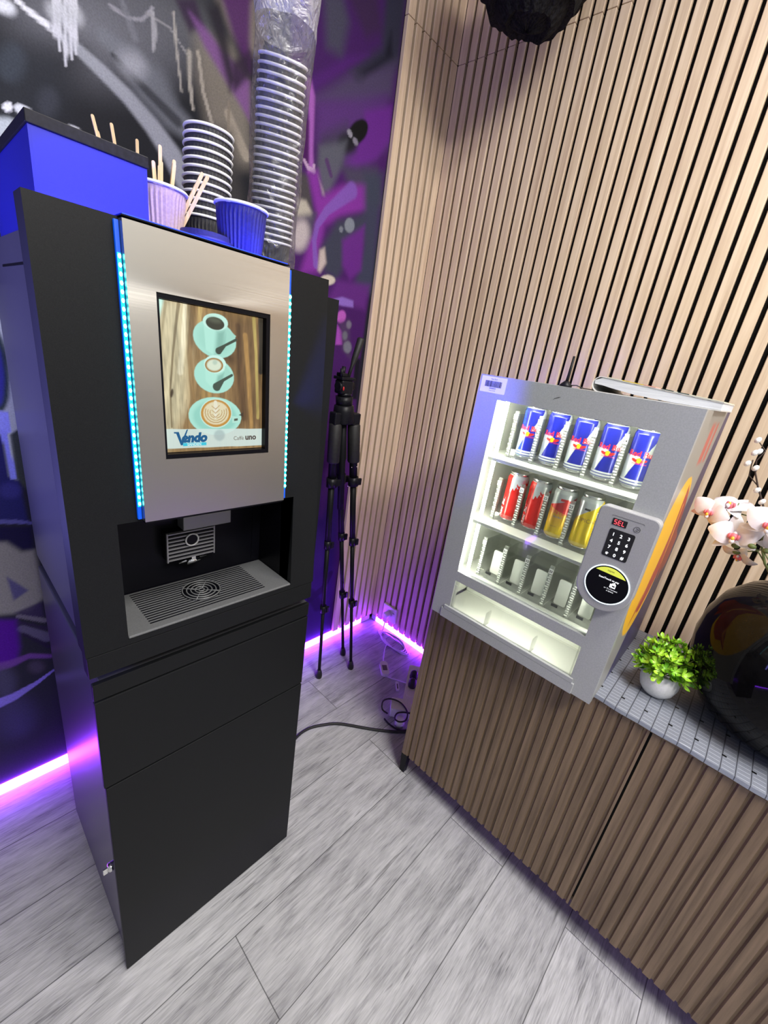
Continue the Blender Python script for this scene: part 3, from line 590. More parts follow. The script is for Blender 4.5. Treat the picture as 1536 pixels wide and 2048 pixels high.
# painted wall (far side, y = 0)
MURAL = [('p',[(-1.347,1.898),(-0.656,2.274),(-0.625,1.569),(-1.414,1.404)],0.05,(26,28,34),1),('p',[(-1.01,1.965),(-1.033,1.931),(-1.073,1.899),(-1.124,1.873),(-1.178,1.856),(-1.226,1.849),(-1.265,1.853),(-1.29,1.866),(-1.301,1.885),(-1.298,1.91),(-1.28,1.937),(-1.25,1.964),(-1.209,1.989),(-1.161,2.009),(-1.111,2.021),(-1.064,2.024),(-1.027,2.014),(-1.008,1.994)],0.9,(120,122,130),0.75),('p',[(-0.91,2.011),(-0.932,1.984),(-0.967,1.961),(-1.008,1.944),(-1.05,1.935),(-1.087,1.935),(-1.116,1.943),(-1.133,1.958),(-1.139,1.977),(-1.132,2.0),(-1.114,2.023),(-1.086,2.044),(-1.05,2.061),(-1.01,2.073),(-0.971,2.077),(-0.936,2.072),(-0.912,2.058),(-0.903,2.037)],0.9,(92,94,100),0.7),('p',[(-1.186,1.883),(-1.186,1.871),(-1.197,1.85),(-1.218,1.822),(-1.245,1.792),(-1.274,1.764),(-1.303,1.741),(-1.328,1.725),(-1.345,1.719),(-1.354,1.721),(-1.353,1.733),(-1.343,1.753),(-1.325,1.778),(-1.3,1.805),(-1.272,1.833),(-1.243,1.857),(-1.217,1.875),(-1.197,1.884)],0.8,(26,28,33),0.8),('p',[(-1.223,1.805),(-1.23,1.777),(-1.245,1.749),(-1.265,1.724),(-1.288,1.706),(-1.311,1.697),(-1.331,1.698),(-1.346,1.707),(-1.353,1.725),(-1.354,1.748),(-1.347,1.774),(-1.334,1.799),(-1.316,1.823),(-1.294,1.841),(-1.272,1.852),(-1.252,1.854),(-1.235,1.846),(-1.225,1.829)],0.7,(40,44,52),0.7),('p',[(-1.291,1.814),(-1.294,1.802),(-1.299,1.791),(-1.306,1.781),(-1.314,1.773),(-1.322,1.77),(-1.329,1.77),(-1.335,1.774),(-1.337,1.782),(-1.337,1.792),(-1.335,1.803),(-1.33,1.814),(-1.323,1.824),(-1.315,1.831),(-1.307,1.835),(-1.3,1.835),(-1.294,1.831),(-1.291,1.824)],0.5,(62,70,80),0.7),('p',[(-1.242,1.773),(-1.244,1.764),(-1.248,1.755),(-1.254,1.747),(-1.26,1.741),(-1.267,1.738),(-1.272,1.739),(-1.277,1.743),(-1.279,1.749),(-1.279,1.757),(-1.277,1.766),(-1.273,1.775),(-1.268,1.783),(-1.261,1.788),(-1.255,1.791),(-1.249,1.791),(-1.245,1.787),(-1.242,1.781)],0.6,(66,70,80),0.5),('s',[(-1.305,1.907),(-1.278,1.897),(-1.239,1.888)],[0.0031,0.0051,0.0066],(225,228,235),0.5,1),('p',[(-1.299,1.884),(-1.302,1.88),(-1.307,1.876),(-1.313,1.874),(-1.319,1.873),(-1.324,1.873),(-1.328,1.875),(-1.331,1.878),(-1.332,1.881),(-1.331,1.885),(-1.327,1.889),(-1.323,1.893),(-1.317,1.895),(-1.312,1.896),(-1.306,1.896),(-1.302,1.894),(-1.299,1.892),(-1.298,1.888)],0.6,(220,225,232),1),('s',[(-1.239,1.888),(-1.196,1.876),(-1.157,1.86),(-1.11,1.838),(-1.059,1.804),(-1.015,1.763),(-0.985,1.722)],[0.0066,0.0113,0.0141,0.016,0.0203,0.0249,0.0271],(150,154,162),0.5,0.95),('s',[(-1.148,1.921),(-1.096,1.905),(-1.056,1.879),(-1.018,1.845),(-0.971,1.83)],[0.0147,0.0282,0.0428,0.0312,0.0226],(112,116,124),0.9,0.75),('s',[(-1.135,1.899),(-1.067,1.866),(-1.001,1.837)],[0.0048,0.0093,0.0117],(38,40,46),0.8,0.8),('p',[(-1.075,1.892),(-1.082,1.885),(-1.091,1.88),(-1.1,1.878),(-1.109,1.878),(-1.116,1.881),(-1.121,1.887),(-1.122,1.894),(-1.121,1.901),(-1.117,1.909),(-1.11,1.915),(-1.101,1.92),(-1.092,1.923),(-1.083,1.923),(-1.076,1.92),(-1.071,1.915),(-1.069,1.908),(-1.071,1.9)],0.9,(165,168,176),0.7),('s',[(-1.233,1.946),(-1.238,1.886),(-1.238,1.877)],[0.0038,0.003,0.0021],(205,208,216),0.5,0.95),('s',[(-1.225,1.95),(-1.232,1.869),(-1.232,1.86)],[0.0039,0.003,0.0021],(205,208,216),0.5,0.95),('s',[(-1.214,1.956),(-1.224,1.848),(-1.224,1.839)],[0.0039,0.0033,0.0023],(205,208,216),0.5,0.95),('s',[(-1.205,1.961),(-1.213,1.866),(-1.213,1.857)],[0.0038,0.0033,0.0023],(205,208,216),0.5,0.95),('s',[(-1.197,1.965),(-1.204,1.876),(-1.204,1.867)],[0.0038,0.0032,0.0021],(205,208,216),0.5,0.95),('s',[(-1.233,1.916),(-1.203,1.932)],[0.0163,0.0172],(190,194,200),0.9,0.7),('s',[(-1.134,1.979),(-1.102,1.976),(-1.072,1.988),(-1.05,2.019)],[0.0032,0.0029,0.0031,0.0029],(150,150,158),0.6,0.8),('s',[(-1.051,2.011),(-1.047,1.98),(-1.052,1.947)],[0.0048,0.0062,0.0034],(165,166,170),0.6,0.8),('s',[(-1.11,1.996),(-1.089,1.95)],[0.0057,0.0079],(120,122,130),0.8,0.6),('s',[(-1.061,2.005),(-1.014,2.004),(-0.975,1.975)],[0.0025,0.0021,0.0021],(150,150,152),0.5,0.7),('s',[(-1.005,2.034),(-1.0,1.976),(-0.99,1.901)],[0.003,0.0034,0.0023],(165,162,155),0.5,0.8),('p',[(-0.957,2.024),(-0.863,2.043),(-0.813,1.977),(-0.802,1.818),(-0.9,1.783),(-0.927,1.867),(-0.952,1.945)],0.35,(122,116,106),0.85),('p',[(-0.903,2.114),(-0.8,2.168),(-0.794,2.056),(-0.864,2.07)],0.5,(150,142,128),0.6),('p',[(-1.001,2.061),(-0.956,2.085),(-0.933,2.045),(-0.969,2.018)],0.4,(44,28,54),0.9),('p',[(-0.968,2.053),(-0.933,2.045),(-0.814,1.997),(-0.81,1.915),(-0.861,1.955),(-0.933,2.009)],0.25,(112,72,128),0.9),('p',[(-0.897,2.126),(-0.814,2.17),(-0.814,2.017),(-0.864,2.07)],0.35,(70,32,84),0.95),('p',[(-0.927,2.083),(-0.897,2.108),(-0.863,2.014),(-0.848,1.981),(-0.868,1.952),(-0.902,2.033)],0.4,(30,26,36),0.9),('p',[(-0.863,2.014),(-0.816,2.056),(-0.814,2.007),(-0.855,1.958)],0.4,(40,26,48),0.9),('s',[(-0.97,1.982),(-0.97,1.927),(-0.963,1.878)],[0.0059,0.0053,0.0035],(160,156,146),0.4,0.9),('s',[(-0.949,1.992),(-0.937,1.922),(-0.914,1.868)],[0.0043,0.0048,0.0046],(158,152,140),0.4,0.9),('s',[(-0.871,1.905),(-0.852,1.876),(-0.818,1.835)],[0.0114,0.0139,0.0132],(150,142,128),0.5,0.8),('p',[(-0.907,1.865),(-0.859,1.874),(-0.818,1.707),(-0.87,1.691)],0.5,(58,56,56),0.8),('s',[(-0.87,1.931),(-0.87,1.827)],[0.0035,0.004],(120,112,100),0.5,0.8),('p',[(-1.367,1.698),(-1.329,1.711),(-1.299,1.709),(-1.282,1.686),(-1.307,1.639),(-1.35,1.547),(-1.395,1.49)],0.12,(186,196,200),1),('p',[(-1.321,1.729),(-1.322,1.726),(-1.324,1.724),(-1.325,1.723),(-1.327,1.721),(-1.329,1.72),(-1.331,1.72),(-1.333,1.719),(-1.335,1.72),(-1.336,1.721),(-1.337,1.722),(-1.337,1.724),(-1.337,1.726),(-1.336,1.728),(-1.335,1.73),(-1.334,1.732),(-1.332,1.734),(-1.33,1.735),(-1.328,1.736),(-1.326,1.737),(-1.324,1.737),(-1.323,1.737),(-1.321,1.736),(-1.321,1.734),(-1.32,1.733),(-1.32,1.731)],0.15,(236,240,246),1),('p',[(-1.288,1.726),(-1.29,1.724),(-1.292,1.722),(-1.296,1.721),(-1.299,1.721),(-1.303,1.721),(-1.307,1.721),(-1.31,1.722),(-1.313,1.724),(-1.316,1.726),(-1.317,1.729),(-1.318,1.731),(-1.318,1.734),(-1.317,1.736),(-1.315,1.738),(-1.313,1.74),(-1.31,1.741),(-1.306,1.742),(-1.302,1.742),(-1.298,1.741),(-1.295,1.74),(-1.292,1.739),(-1.289,1.737),(-1.287,1.734),(-1.287,1.732),(-1.287,1.729)],0.2,(222,228,232),1),('p',[(-1.208,1.732),(-1.21,1.73),(-1.212,1.728),(-1.214,1.726),(-1.217,1.725),(-1.221,1.724),(-1.224,1.724),(-1.227,1.724),(-1.23,1.725),(-1.232,1.726),(-1.234,1.728),(-1.234,1.73),(-1.235,1.732),(-1.234,1.734),(-1.233,1.736),(-1.231,1.737),(-1.228,1.739),(-1.225,1.74),(-1.222,1.741),(-1.219,1.741),(-1.216,1.741),(-1.213,1.741),(-1.211,1.74),(-1.209,1.738),(-1.208,1.736),(-1.208,1.734)],0.35,(232,236,238),1),('p',[(-1.384,1.571),(-1.349,1.616),(-1.328,1.656),(-1.307,1.639),(-1.341,1.55)],0.3,(160,160,190),0.7),('p',[(-1.425,1.438),(-1.194,1.493),(-1.219,-0.072),(-1.626,0.005)],0.03,(40,40,56),1),('p',[(-1.43,1.401),(-1.369,1.414),(-1.376,1.334),(-1.388,1.091),(-1.395,0.967),(-1.496,0.93)],0.05,(178,186,190),1),('p',[(-1.389,1.23),(-1.39,1.208),(-1.393,1.186),(-1.396,1.166),(-1.401,1.15),(-1.406,1.139),(-1.411,1.132),(-1.416,1.132),(-1.421,1.136),(-1.425,1.147),(-1.428,1.161),(-1.429,1.179),(-1.43,1.2),(-1.43,1.221),(-1.428,1.243),(-1.425,1.263),(-1.421,1.282),(-1.417,1.296),(-1.413,1.307),(-1.408,1.313),(-1.403,1.315),(-1.398,1.311),(-1.394,1.302),(-1.391,1.289),(-1.389,1.272),(-1.388,1.252)],0.12,(52,66,70),1),('p',[(-1.398,1.223),(-1.399,1.205),(-1.402,1.187),(-1.405,1.17),(-1.408,1.157),(-1.412,1.147),(-1.417,1.142),(-1.421,1.142),(-1.425,1.146),(-1.428,1.154),(-1.43,1.166),(-1.432,1.181),(-1.432,1.198),(-1.432,1.216),(-1.43,1.235),(-1.428,1.252),(-1.425,1.267),(-1.421,1.279),(-1.418,1.288),(-1.413,1.294),(-1.41,1.295),(-1.406,1.291),(-1.403,1.284),(-1.4,1.273),(-1.398,1.259),(-1.398,1.242)],0.15,(58,58,150),1),('p',[(-1.451,1.135),(-1.402,1.131),(-1.403,1.082),(-1.414,1.077),(-1.458,1.085)],0.08,(150,155,250),1),('p',[(-1.405,1.077),(-1.388,1.091),(-1.383,0.966),(-1.389,0.934),(-1.406,0.968)],0.1,(60,66,66),1),('p',[(-1.459,1.079),(-1.418,1.077),(-1.418,0.976),(-1.403,0.962),(-1.397,0.847),(-1.488,0.865)],0.1,(38,38,104),1),('s',[(-1.417,1.084),(-1.413,1.032),(-1.412,0.972)],[0.0055,0.0045,0.0061],(140,145,248),0.2,1),('p',[(-1.402,0.936),(-1.404,0.929),(-1.408,0.923),(-1.414,0.919),(-1.421,0.918),(-1.428,0.919),(-1.435,0.922),(-1.439,0.927),(-1.442,0.934),(-1.442,0.941),(-1.44,0.948),(-1.436,0.953),(-1.43,0.957),(-1.424,0.959),(-1.417,0.958),(-1.41,0.955),(-1.405,0.949),(-1.402,0.943)],0.5,(60,58,140),0.7),('s',[(-1.47,0.863),(-1.425,0.856),(-1.391,0.846)],[0.0056,0.0061,0.0037],(92,90,170),0.4,0.9),('p',[(-1.489,0.857),(-1.392,0.835),(-1.396,0.761),(-1.495,0.813)],0.2,(26,22,66),1),('p',[(-1.495,0.813),(-1.446,0.804),(-1.42,0.77),(-1.393,0.769),(-1.388,0.62),(-1.426,0.586),(-1.523,0.609)],0.12,(134,132,140),1),('p',[(-1.458,0.708),(-1.419,0.653),(-1.452,0.633)],0.2,(84,80,130),1),('p',[(-1.456,0.595),(-1.397,0.61),(-1.395,0.557),(-1.428,0.573)],0.25,(56,46,88),0.9),('s',[(-1.448,0.582),(-1.396,0.547)],[0.0054,0.0072],(110,104,130),0.3,0.9),('s',[(-1.447,0.542),(-1.395,0.489)],[0.01,0.0144],(92,86,124),0.3,0.9),('s',[(-1.448,0.562),(-1.396,0.52)],[0.0037,0.0054],(46,36,72),0.3,0.9),('s',[(-1.444,0.521),(-1.396,0.458)],[0.0037,0.0066],(38,28,64),0.3,0.9),('p',[(-1.524,0.602),(-1.454,0.573),(-1.457,0.484),(-1.471,0.431),(-1.543,0.461)],0.2,(78,20,150),1),('s',[(-1.526,0.443),(-1.486,0.439),(-1.442,0.446),(-1.395,0.422)],[0.0148,0.0125,0.0083,0.0063],(110,66,160),0.6,0.8),('p',[(-1.479,0.374),(-1.482,0.358),(-1.488,0.345),(-1.496,0.338),(-1.504,0.336),(-1.513,0.341),(-1.519,0.352),(-1.524,0.367),(-1.526,0.383),(-1.525,0.401),(-1.522,0.416),(-1.516,0.428),(-1.509,0.436),(-1.5,0.437),(-1.492,0.433),(-1.486,0.423),(-1.481,0.409),(-1.478,0.392)],0.6,(80,76,116),0.6),('p',[(-1.413,0.392),(-1.415,0.385),(-1.419,0.381),(-1.424,0.379),(-1.43,0.379),(-1.436,0.382),(-1.441,0.388),(-1.445,0.395),(-1.447,0.402),(-1.447,0.41),(-1.446,0.416),(-1.442,0.421),(-1.437,0.423),(-1.431,0.422),(-1.425,0.419),(-1.42,0.414),(-1.416,0.407),(-1.414,0.399)],0.6,(80,70,100),0.6),('p',[(-1.455,0.255),(-1.455,0.229),(-1.461,0.206),(-1.471,0.189),(-1.484,0.181),(-1.498,0.182),(-1.513,0.192),(-1.525,0.21),(-1.533,0.233),(-1.537,0.259),(-1.536,0.284),(-1.531,0.305),(-1.522,0.321),(-1.51,0.329),(-1.496,0.329),(-1.482,0.321),(-1.469,0.304),(-1.46,0.281)],0.8,(70,62,120),0.6),('s',[(-1.542,0.32),(-1.489,0.326),(-1.436,0.346),(-1.393,0.37)],[0.0179,0.0134,0.0067,0.0032],(125,110,215),0.25,1),('p',[(-0.702,2.249),(-0.271,2.484),(-0.302,1.273),(-0.174,-0.133),(-0.593,-0.017),(-0.619,1.511),(-0.667,1.617)],0.02,(64,26,88),1),('p',[(-0.656,2.274),(-0.271,2.484),(-0.359,2.249),(-0.633,2.044)],0.1,(60,28,84),1),('p',[(-0.598,2.286),(-0.539,2.317),(-0.503,2.272),(-0.519,2.186),(-0.576,2.181)],0.5,(64,66,78),0.85),('p',[(-0.521,2.327),(-0.41,2.386),(-0.373,2.315),(-0.431,2.274)],0.5,(52,36,62),0.8),('p',[(-0.371,2.408),(-0.287,2.452),(-0.28,2.274),(-0.415,2.187),(-0.486,2.167),(-0.366,2.282)],0.3,(42,44,58),0.95),('p',[(-0.598,2.059),(-0.494,2.152),(-0.294,2.28),(-0.298,2.189),(-0.423,2.109),(-0.597,2.048)],0.35,(70,62,88),0.9),('p',[(-0.453,2.182),(-0.351,2.266),(-0.345,2.293),(-0.331,2.335),(-0.314,2.283),(-0.377,2.223),(-0.425,2.183)],0.5,(22,22,34),0.85),('p',[(-0.421,2.184),(-0.422,2.179),(-0.425,2.173),(-0.431,2.167),(-0.439,2.162),(-0.447,2.158),(-0.455,2.157),(-0.462,2.157),(-0.467,2.159),(-0.469,2.163),(-0.468,2.168),(-0.465,2.174),(-0.459,2.18),(-0.452,2.185),(-0.443,2.189),(-0.435,2.191),(-0.428,2.191),(-0.423,2.188)],0.8,(46,46,60),0.6),('p',[(-0.668,2.051),(-0.501,2.195),(-0.414,2.242),(-0.497,2.168),(-0.6,2.075),(-0.629,2.04)],0.3,(70,30,100),0.9),('p',[(-0.597,2.048),(-0.32,2.179),(-0.281,2.059),(-0.374,1.969),(-0.474,2.025),(-0.586,1.957)],0.3,(80,48,108),0.9),('p',[(-0.408,2.103),(-0.292,2.165),(-0.284,2.072),(-0.333,2.005),(-0.417,1.947),(-0.471,1.935),(-0.493,1.951),(-0.438,2.0),(-0.401,2.048)],0.2,(92,38,124),1),('p',[(-0.569,1.976),(-0.477,2.043),(-0.436,1.988),(-0.481,1.931),(-0.579,1.897)],0.5,(58,56,70),0.8),('p',[(-0.393,2.043),(-0.4,2.033),(-0.408,2.024),(-0.417,2.015),(-0.427,2.008),(-0.437,2.003),(-0.447,2.0),(-0.455,2.0),(-0.462,2.002),(-0.467,2.006),(-0.469,2.012),(-0.47,2.019),(-0.467,2.028),(-0.463,2.038),(-0.457,2.047),(-0.449,2.057),(-0.44,2.065),(-0.43,2.072),(-0.42,2.078),(-0.411,2.081),(-0.402,2.082),(-0.395,2.08),(-0.39,2.076),(-0.387,2.07),(-0.387,2.062),(-0.389,2.053)],0.15,(16,16,18),1),('p',[(-0.427,1.998),(-0.436,1.987),(-0.448,1.978),(-0.462,1.972),(-0.476,1.968),(-0.489,1.968),(-0.499,1.971),(-0.504,1.977),(-0.506,1.986),(-0.502,1.995),(-0.494,2.005),(-0.483,2.014),(-0.469,2.021),(-0.455,2.025),(-0.442,2.025),(-0.432,2.022),(-0.425,2.016),(-0.424,2.008)],0.5,(26,26,32),0.95),('p',[(-0.453,2.029),(-0.451,2.027),(-0.45,2.025),(-0.449,2.023),(-0.45,2.021),(-0.45,2.019),(-0.452,2.017),(-0.454,2.016),(-0.456,2.015),(-0.459,2.015),(-0.462,2.015),(-0.465,2.016),(-0.467,2.017),(-0.469,2.019),(-0.471,2.02),(-0.472,2.023),(-0.473,2.025),(-0.473,2.027),(-0.472,2.029),(-0.471,2.031),(-0.469,2.032),(-0.466,2.033),(-0.464,2.033),(-0.461,2.033),(-0.458,2.032),(-0.455,2.031)],0.2,(130,128,140),1),('p',[(-0.427,2.019),(-0.425,2.017),(-0.424,2.014),(-0.423,2.012),(-0.423,2.01),(-0.424,2.008),(-0.425,2.006),(-0.428,2.005),(-0.43,2.004),(-0.433,2.004),(-0.436,2.004),(-0.439,2.005),(-0.441,2.006),(-0.444,2.008),(-0.445,2.01),(-0.447,2.012),(-0.447,2.014),(-0.447,2.016),(-0.446,2.018),(-0.445,2.02),(-0.443,2.021),(-0.441,2.022),(-0.438,2.022),(-0.435,2.022),(-0.432,2.021),(-0.429,2.02)],0.25,(118,114,128),1),('p',[(-0.639,2.075),(-0.624,2.093),(-0.605,2.056),(-0.598,1.927),(-0.589,1.874),(-0.611,1.867),(-0.621,2.003)],0.2,(150,88,166),0.95),('p',[(-0.642,1.994),(-0.62,1.992),(-0.609,1.886),(-0.631,1.884)],0.3,(66,22,78),0.9),('s',[(-0.628,1.894),(-0.612,1.881),(-0.589,1.878),(-0.591,1.893)],[0.0044,0.0062,0.0062,0.005],(178,150,180),0.4,0.9),('p',[(-0.644,1.861),(-0.605,1.862),(-0.582,1.778),(-0.635,1.788)],0.4,(66,64,62),0.9),('p',[(-0.576,1.948),(-0.471,2.001),(-0.481,1.931),(-0.524,1.843),(-0.552,1.834),(-0.574,1.886)],0.3,(84,86,96),0.85),('p',[(-0.577,1.878),(-0.55,1.848),(-0.535,1.826),(-0.551,1.828)],0.5,(150,140,140),0.8),('s',[(-0.543,1.922),(-0.522,1.891)],[0.0084,0.007],(72,40,90),0.6,0.8),('p',[(-0.481,1.931),(-0.327,1.979),(-0.282,1.883),(-0.353,1.854),(-0.455,1.9)],0.4,(66,64,80),0.85),('p',[(-0.611,1.867),(-0.574,1.886),(-0.551,1.828),(-0.474,1.88),(-0.365,1.919),(-0.352,1.847),(-0.462,1.799),(-0.531,1.751),(-0.543,1.676),(-0.546,1.609),(-0.616,1.589),(-0.587,1.693),(-0.565,1.769)],0.2,(118,46,140),1),('s',[(-0.555,1.629),(-0.569,1.698),(-0.562,1.742),(-0.526,1.794),(-0.469,1.845),(-0.429,1.881)],[0.0104,0.0088,0.0099,0.0132,0.0196,0.024],(116,80,162),0.5,0.9),('p',[(-0.645,1.791),(-0.611,1.795),(-0.585,1.77),(-0.587,1.752),(-0.644,1.738)],0.35,(170,164,150),0.95),('p',[(-0.646,1.743),(-0.569,1.775),(-0.578,1.71),(-0.635,1.681)],0.4,(72,66,84),0.9),('p',[(-0.59,1.703),(-0.594,1.687),(-0.601,1.672),(-0.611,1.661),(-0.623,1.654),(-0.635,1.652),(-0.645,1.656),(-0.653,1.664),(-0.658,1.677),(-0.658,1.692),(-0.654,1.707),(-0.647,1.721),(-0.638,1.733),(-0.626,1.74),(-0.614,1.742),(-0.604,1.739),(-0.596,1.731),(-0.591,1.718)],0.5,(178,168,168),0.9),('p',[(-0.543,1.676),(-0.481,1.779),(-0.35,1.84),(-0.347,1.756),(-0.42,1.676),(-0.456,1.605),(-0.515,1.616)],0.25,(54,58,72),0.95),('p',[(-0.402,1.787),(-0.402,1.782),(-0.403,1.776),(-0.405,1.771),(-0.409,1.767),(-0.413,1.763),(-0.418,1.76),(-0.424,1.759),(-0.429,1.759),(-0.435,1.76),(-0.439,1.762),(-0.443,1.765),(-0.445,1.77),(-0.447,1.775),(-0.447,1.78),(-0.446,1.785),(-0.443,1.79),(-0.44,1.795),(-0.436,1.798),(-0.431,1.801),(-0.425,1.803),(-0.42,1.803),(-0.415,1.802),(-0.41,1.8),(-0.406,1.796),(-0.404,1.792)],0.15,(116,122,132),1),('p',[(-0.452,1.761),(-0.452,1.759),(-0.452,1.757),(-0.453,1.755),(-0.454,1.753),(-0.456,1.751),(-0.458,1.75),(-0.46,1.75),(-0.462,1.75),(-0.464,1.75),(-0.466,1.751),(-0.467,1.753),(-0.468,1.755),(-0.469,1.757),(-0.469,1.759),(-0.469,1.761),(-0.468,1.763),(-0.466,1.765),(-0.465,1.767),(-0.463,1.768),(-0.461,1.768),(-0.459,1.768),(-0.457,1.768),(-0.455,1.767),(-0.453,1.765),(-0.452,1.764)],0.2,(110,114,124),1),('p',[(-0.382,1.946),(-0.296,1.975),(-0.277,1.591),(-0.372,1.606),(-0.347,1.756)],0.3,(54,60,76),0.9),('p',[(-0.543,1.676),(-0.524,1.688),(-0.512,1.646),(-0.534,1.611),(-0.545,1.616)],0.4,(180,166,160),0.95),('p',[(-0.451,1.729),(-0.355,1.8),(-0.348,1.66),(-0.398,1.617),(-0.44,1.655)],0.25,(94,38,122),0.95),('p',[(-0.465,1.601),(-0.466,1.597),(-0.469,1.593),(-0.474,1.589),(-0.48,1.586),(-0.487,1.583),(-0.495,1.581),(-0.503,1.58),(-0.51,1.58),(-0.517,1.58),(-0.523,1.582),(-0.528,1.584),(-0.53,1.588),(-0.531,1.591),(-0.53,1.595),(-0.527,1.599),(-0.523,1.602),(-0.517,1.606),(-0.51,1.608),(-0.503,1.611),(-0.495,1.612),(-0.487,1.612),(-0.48,1.611),(-0.474,1.61),(-0.469,1.607),(-0.466,1.604)],0.2,(190,180,166),1),('p',[(-0.456,1.605),(-0.296,1.621),(-0.307,1.533),(-0.493,1.534)],0.3,(90,40,116),0.9),('p',[(-0.502,1.529),(-0.426,1.556),(-0.371,1.553),(-0.367,1.531),(-0.421,1.527)],0.2,(128,96,176),1),('p',[(-0.399,1.491),(-0.4,1.486),(-0.402,1.48),(-0.406,1.476),(-0.41,1.472),(-0.415,1.47),(-0.42,1.468),(-0.426,1.468),(-0.431,1.469),(-0.435,1.472),(-0.438,1.475),(-0.441,1.479),(-0.442,1.484),(-0.442,1.489),(-0.441,1.495),(-0.439,1.5),(-0.435,1.504),(-0.431,1.508),(-0.426,1.51),(-0.421,1.512),(-0.416,1.512),(-0.411,1.511),(-0.407,1.509),(-0.403,1.505),(-0.4,1.501),(-0.399,1.496)],0.25,(166,84,170),1),('p',[(-0.436,1.461),(-0.408,1.439),(-0.402,1.395),(-0.436,1.391)],0.2,(150,70,165),1),('p',[(-0.428,1.47),(-0.38,1.486),(-0.353,1.346),(-0.399,1.378)],0.4,(72,52,86),0.9),('p',[(-0.367,1.471),(-0.367,1.467),(-0.368,1.464),(-0.369,1.461),(-0.371,1.459),(-0.373,1.457),(-0.376,1.455),(-0.379,1.455),(-0.382,1.455),(-0.385,1.457),(-0.388,1.458),(-0.39,1.461),(-0.391,1.464),(-0.392,1.467),(-0.392,1.47),(-0.392,1.473),(-0.391,1.476),(-0.389,1.479),(-0.386,1.481),(-0.384,1.482),(-0.381,1.483),(-0.378,1.482),(-0.375,1.481),(-0.372,1.479),(-0.37,1.477),(-0.368,1.474)],0.4,(110,104,120),0.9),('p',[(-0.381,1.43),(-0.381,1.426),(-0.382,1.422),(-0.383,1.419),(-0.385,1.416),(-0.387,1.414),(-0.39,1.413),(-0.393,1.413),(-0.396,1.413),(-0.399,1.414),(-0.402,1.417),(-0.404,1.42),(-0.405,1.423),(-0.406,1.427),(-0.407,1.43),(-0.406,1.434),(-0.405,1.437),(-0.403,1.44),(-0.401,1.442),(-0.398,1.443),(-0.395,1.444),(-0.392,1.443),(-0.389,1.442),(-0.386,1.44),(-0.384,1.437),(-0.382,1.434)],0.4,(100,100,110),0.9),('p',[(-0.355,1.392),(-0.354,1.387),(-0.355,1.381),(-0.358,1.377),(-0.361,1.373),(-0.365,1.37),(-0.369,1.368),(-0.374,1.368),(-0.379,1.369),(-0.384,1.371),(-0.388,1.374),(-0.392,1.378),(-0.394,1.382),(-0.395,1.387),(-0.396,1.392),(-0.395,1.397),(-0.393,1.402),(-0.389,1.406),(-0.385,1.408),(-0.381,1.41),(-0.376,1.411),(-0.371,1.41),(-0.366,1.408),(-0.362,1.405),(-0.359,1.401),(-0.356,1.397)],0.3,(110,110,122),0.9),('p',[(-0.328,1.358),(-0.299,1.351),(-0.294,1.194),(-0.322,1.193)],0.2,(22,20,30),1),('p',[(-0.461,0.865),(-0.321,0.85),(-0.291,-0.045),(-0.509,-0.031)],0.15,(40,26,90),0.9),('p',[(-0.392,0.787),(-0.394,0.749),(-0.399,0.715),(-0.406,0.691),(-0.416,0.679),(-0.426,0.682),(-0.435,0.698),(-0.442,0.726),(-0.446,0.761),(-0.448,0.8),(-0.446,0.837),(-0.441,0.869),(-0.433,0.891),(-0.425,0.903),(-0.415,0.901),(-0.406,0.887),(-0.399,0.861),(-0.394,0.826)],0.5,(92,50,120),0.8),('s',[(-0.437,0.278),(-0.367,0.308),(-0.33,0.378)],[0.0209,0.0185,0.0155],(24,16,56),0.4,0.9),('s',[(-0.44,0.306),(-0.386,0.218)],[0.0239,0.0289],(24,16,56),0.5,0.8),('p',[(-0.357,0.563),(-0.362,0.513),(-0.371,0.47),(-0.384,0.441),(-0.398,0.428),(-0.413,0.434),(-0.426,0.457),(-0.435,0.495),(-0.44,0.541),(-0.44,0.591),(-0.435,0.639),(-0.426,0.679),(-0.414,0.706),(-0.4,0.719),(-0.386,0.715),(-0.374,0.695),(-0.364,0.66),(-0.358,0.614)],0.6,(62,40,110),0.7)]
us = np.concatenate([np.arange(X0, -1.72, 0.03), np.arange(-1.72, -0.2835, 0.004)]); us[-1] = -0.283
vs = np.concatenate([np.arange(0.036, 2.62, 0.004), [2.65, ZC]])
UU, VV = np.meshgrid(us, vs)
colr = paint(UU.ravel(), VV.ravel(), MURAL, (30, 30, 38))
MAT['mural'] = paint_mat('spray_painted_plaster', 0.55, speckle=0.12, spec=0.12)
wl = struct(MB().box(X0, -0.283, 0.0155, 0.06, 0.0, ZC).build('wall_left', noise_tint(mat('dark_wall_paint', (0.03, 0.03, 0.035), 0.7), 40, (0.025, 0.025, 0.03), (0.035, 0.035, 0.04))))
mural = painted_grid('mural', us, vs, lambda u, v: (u, 0.015, v), colr, MAT['mural'], wl)

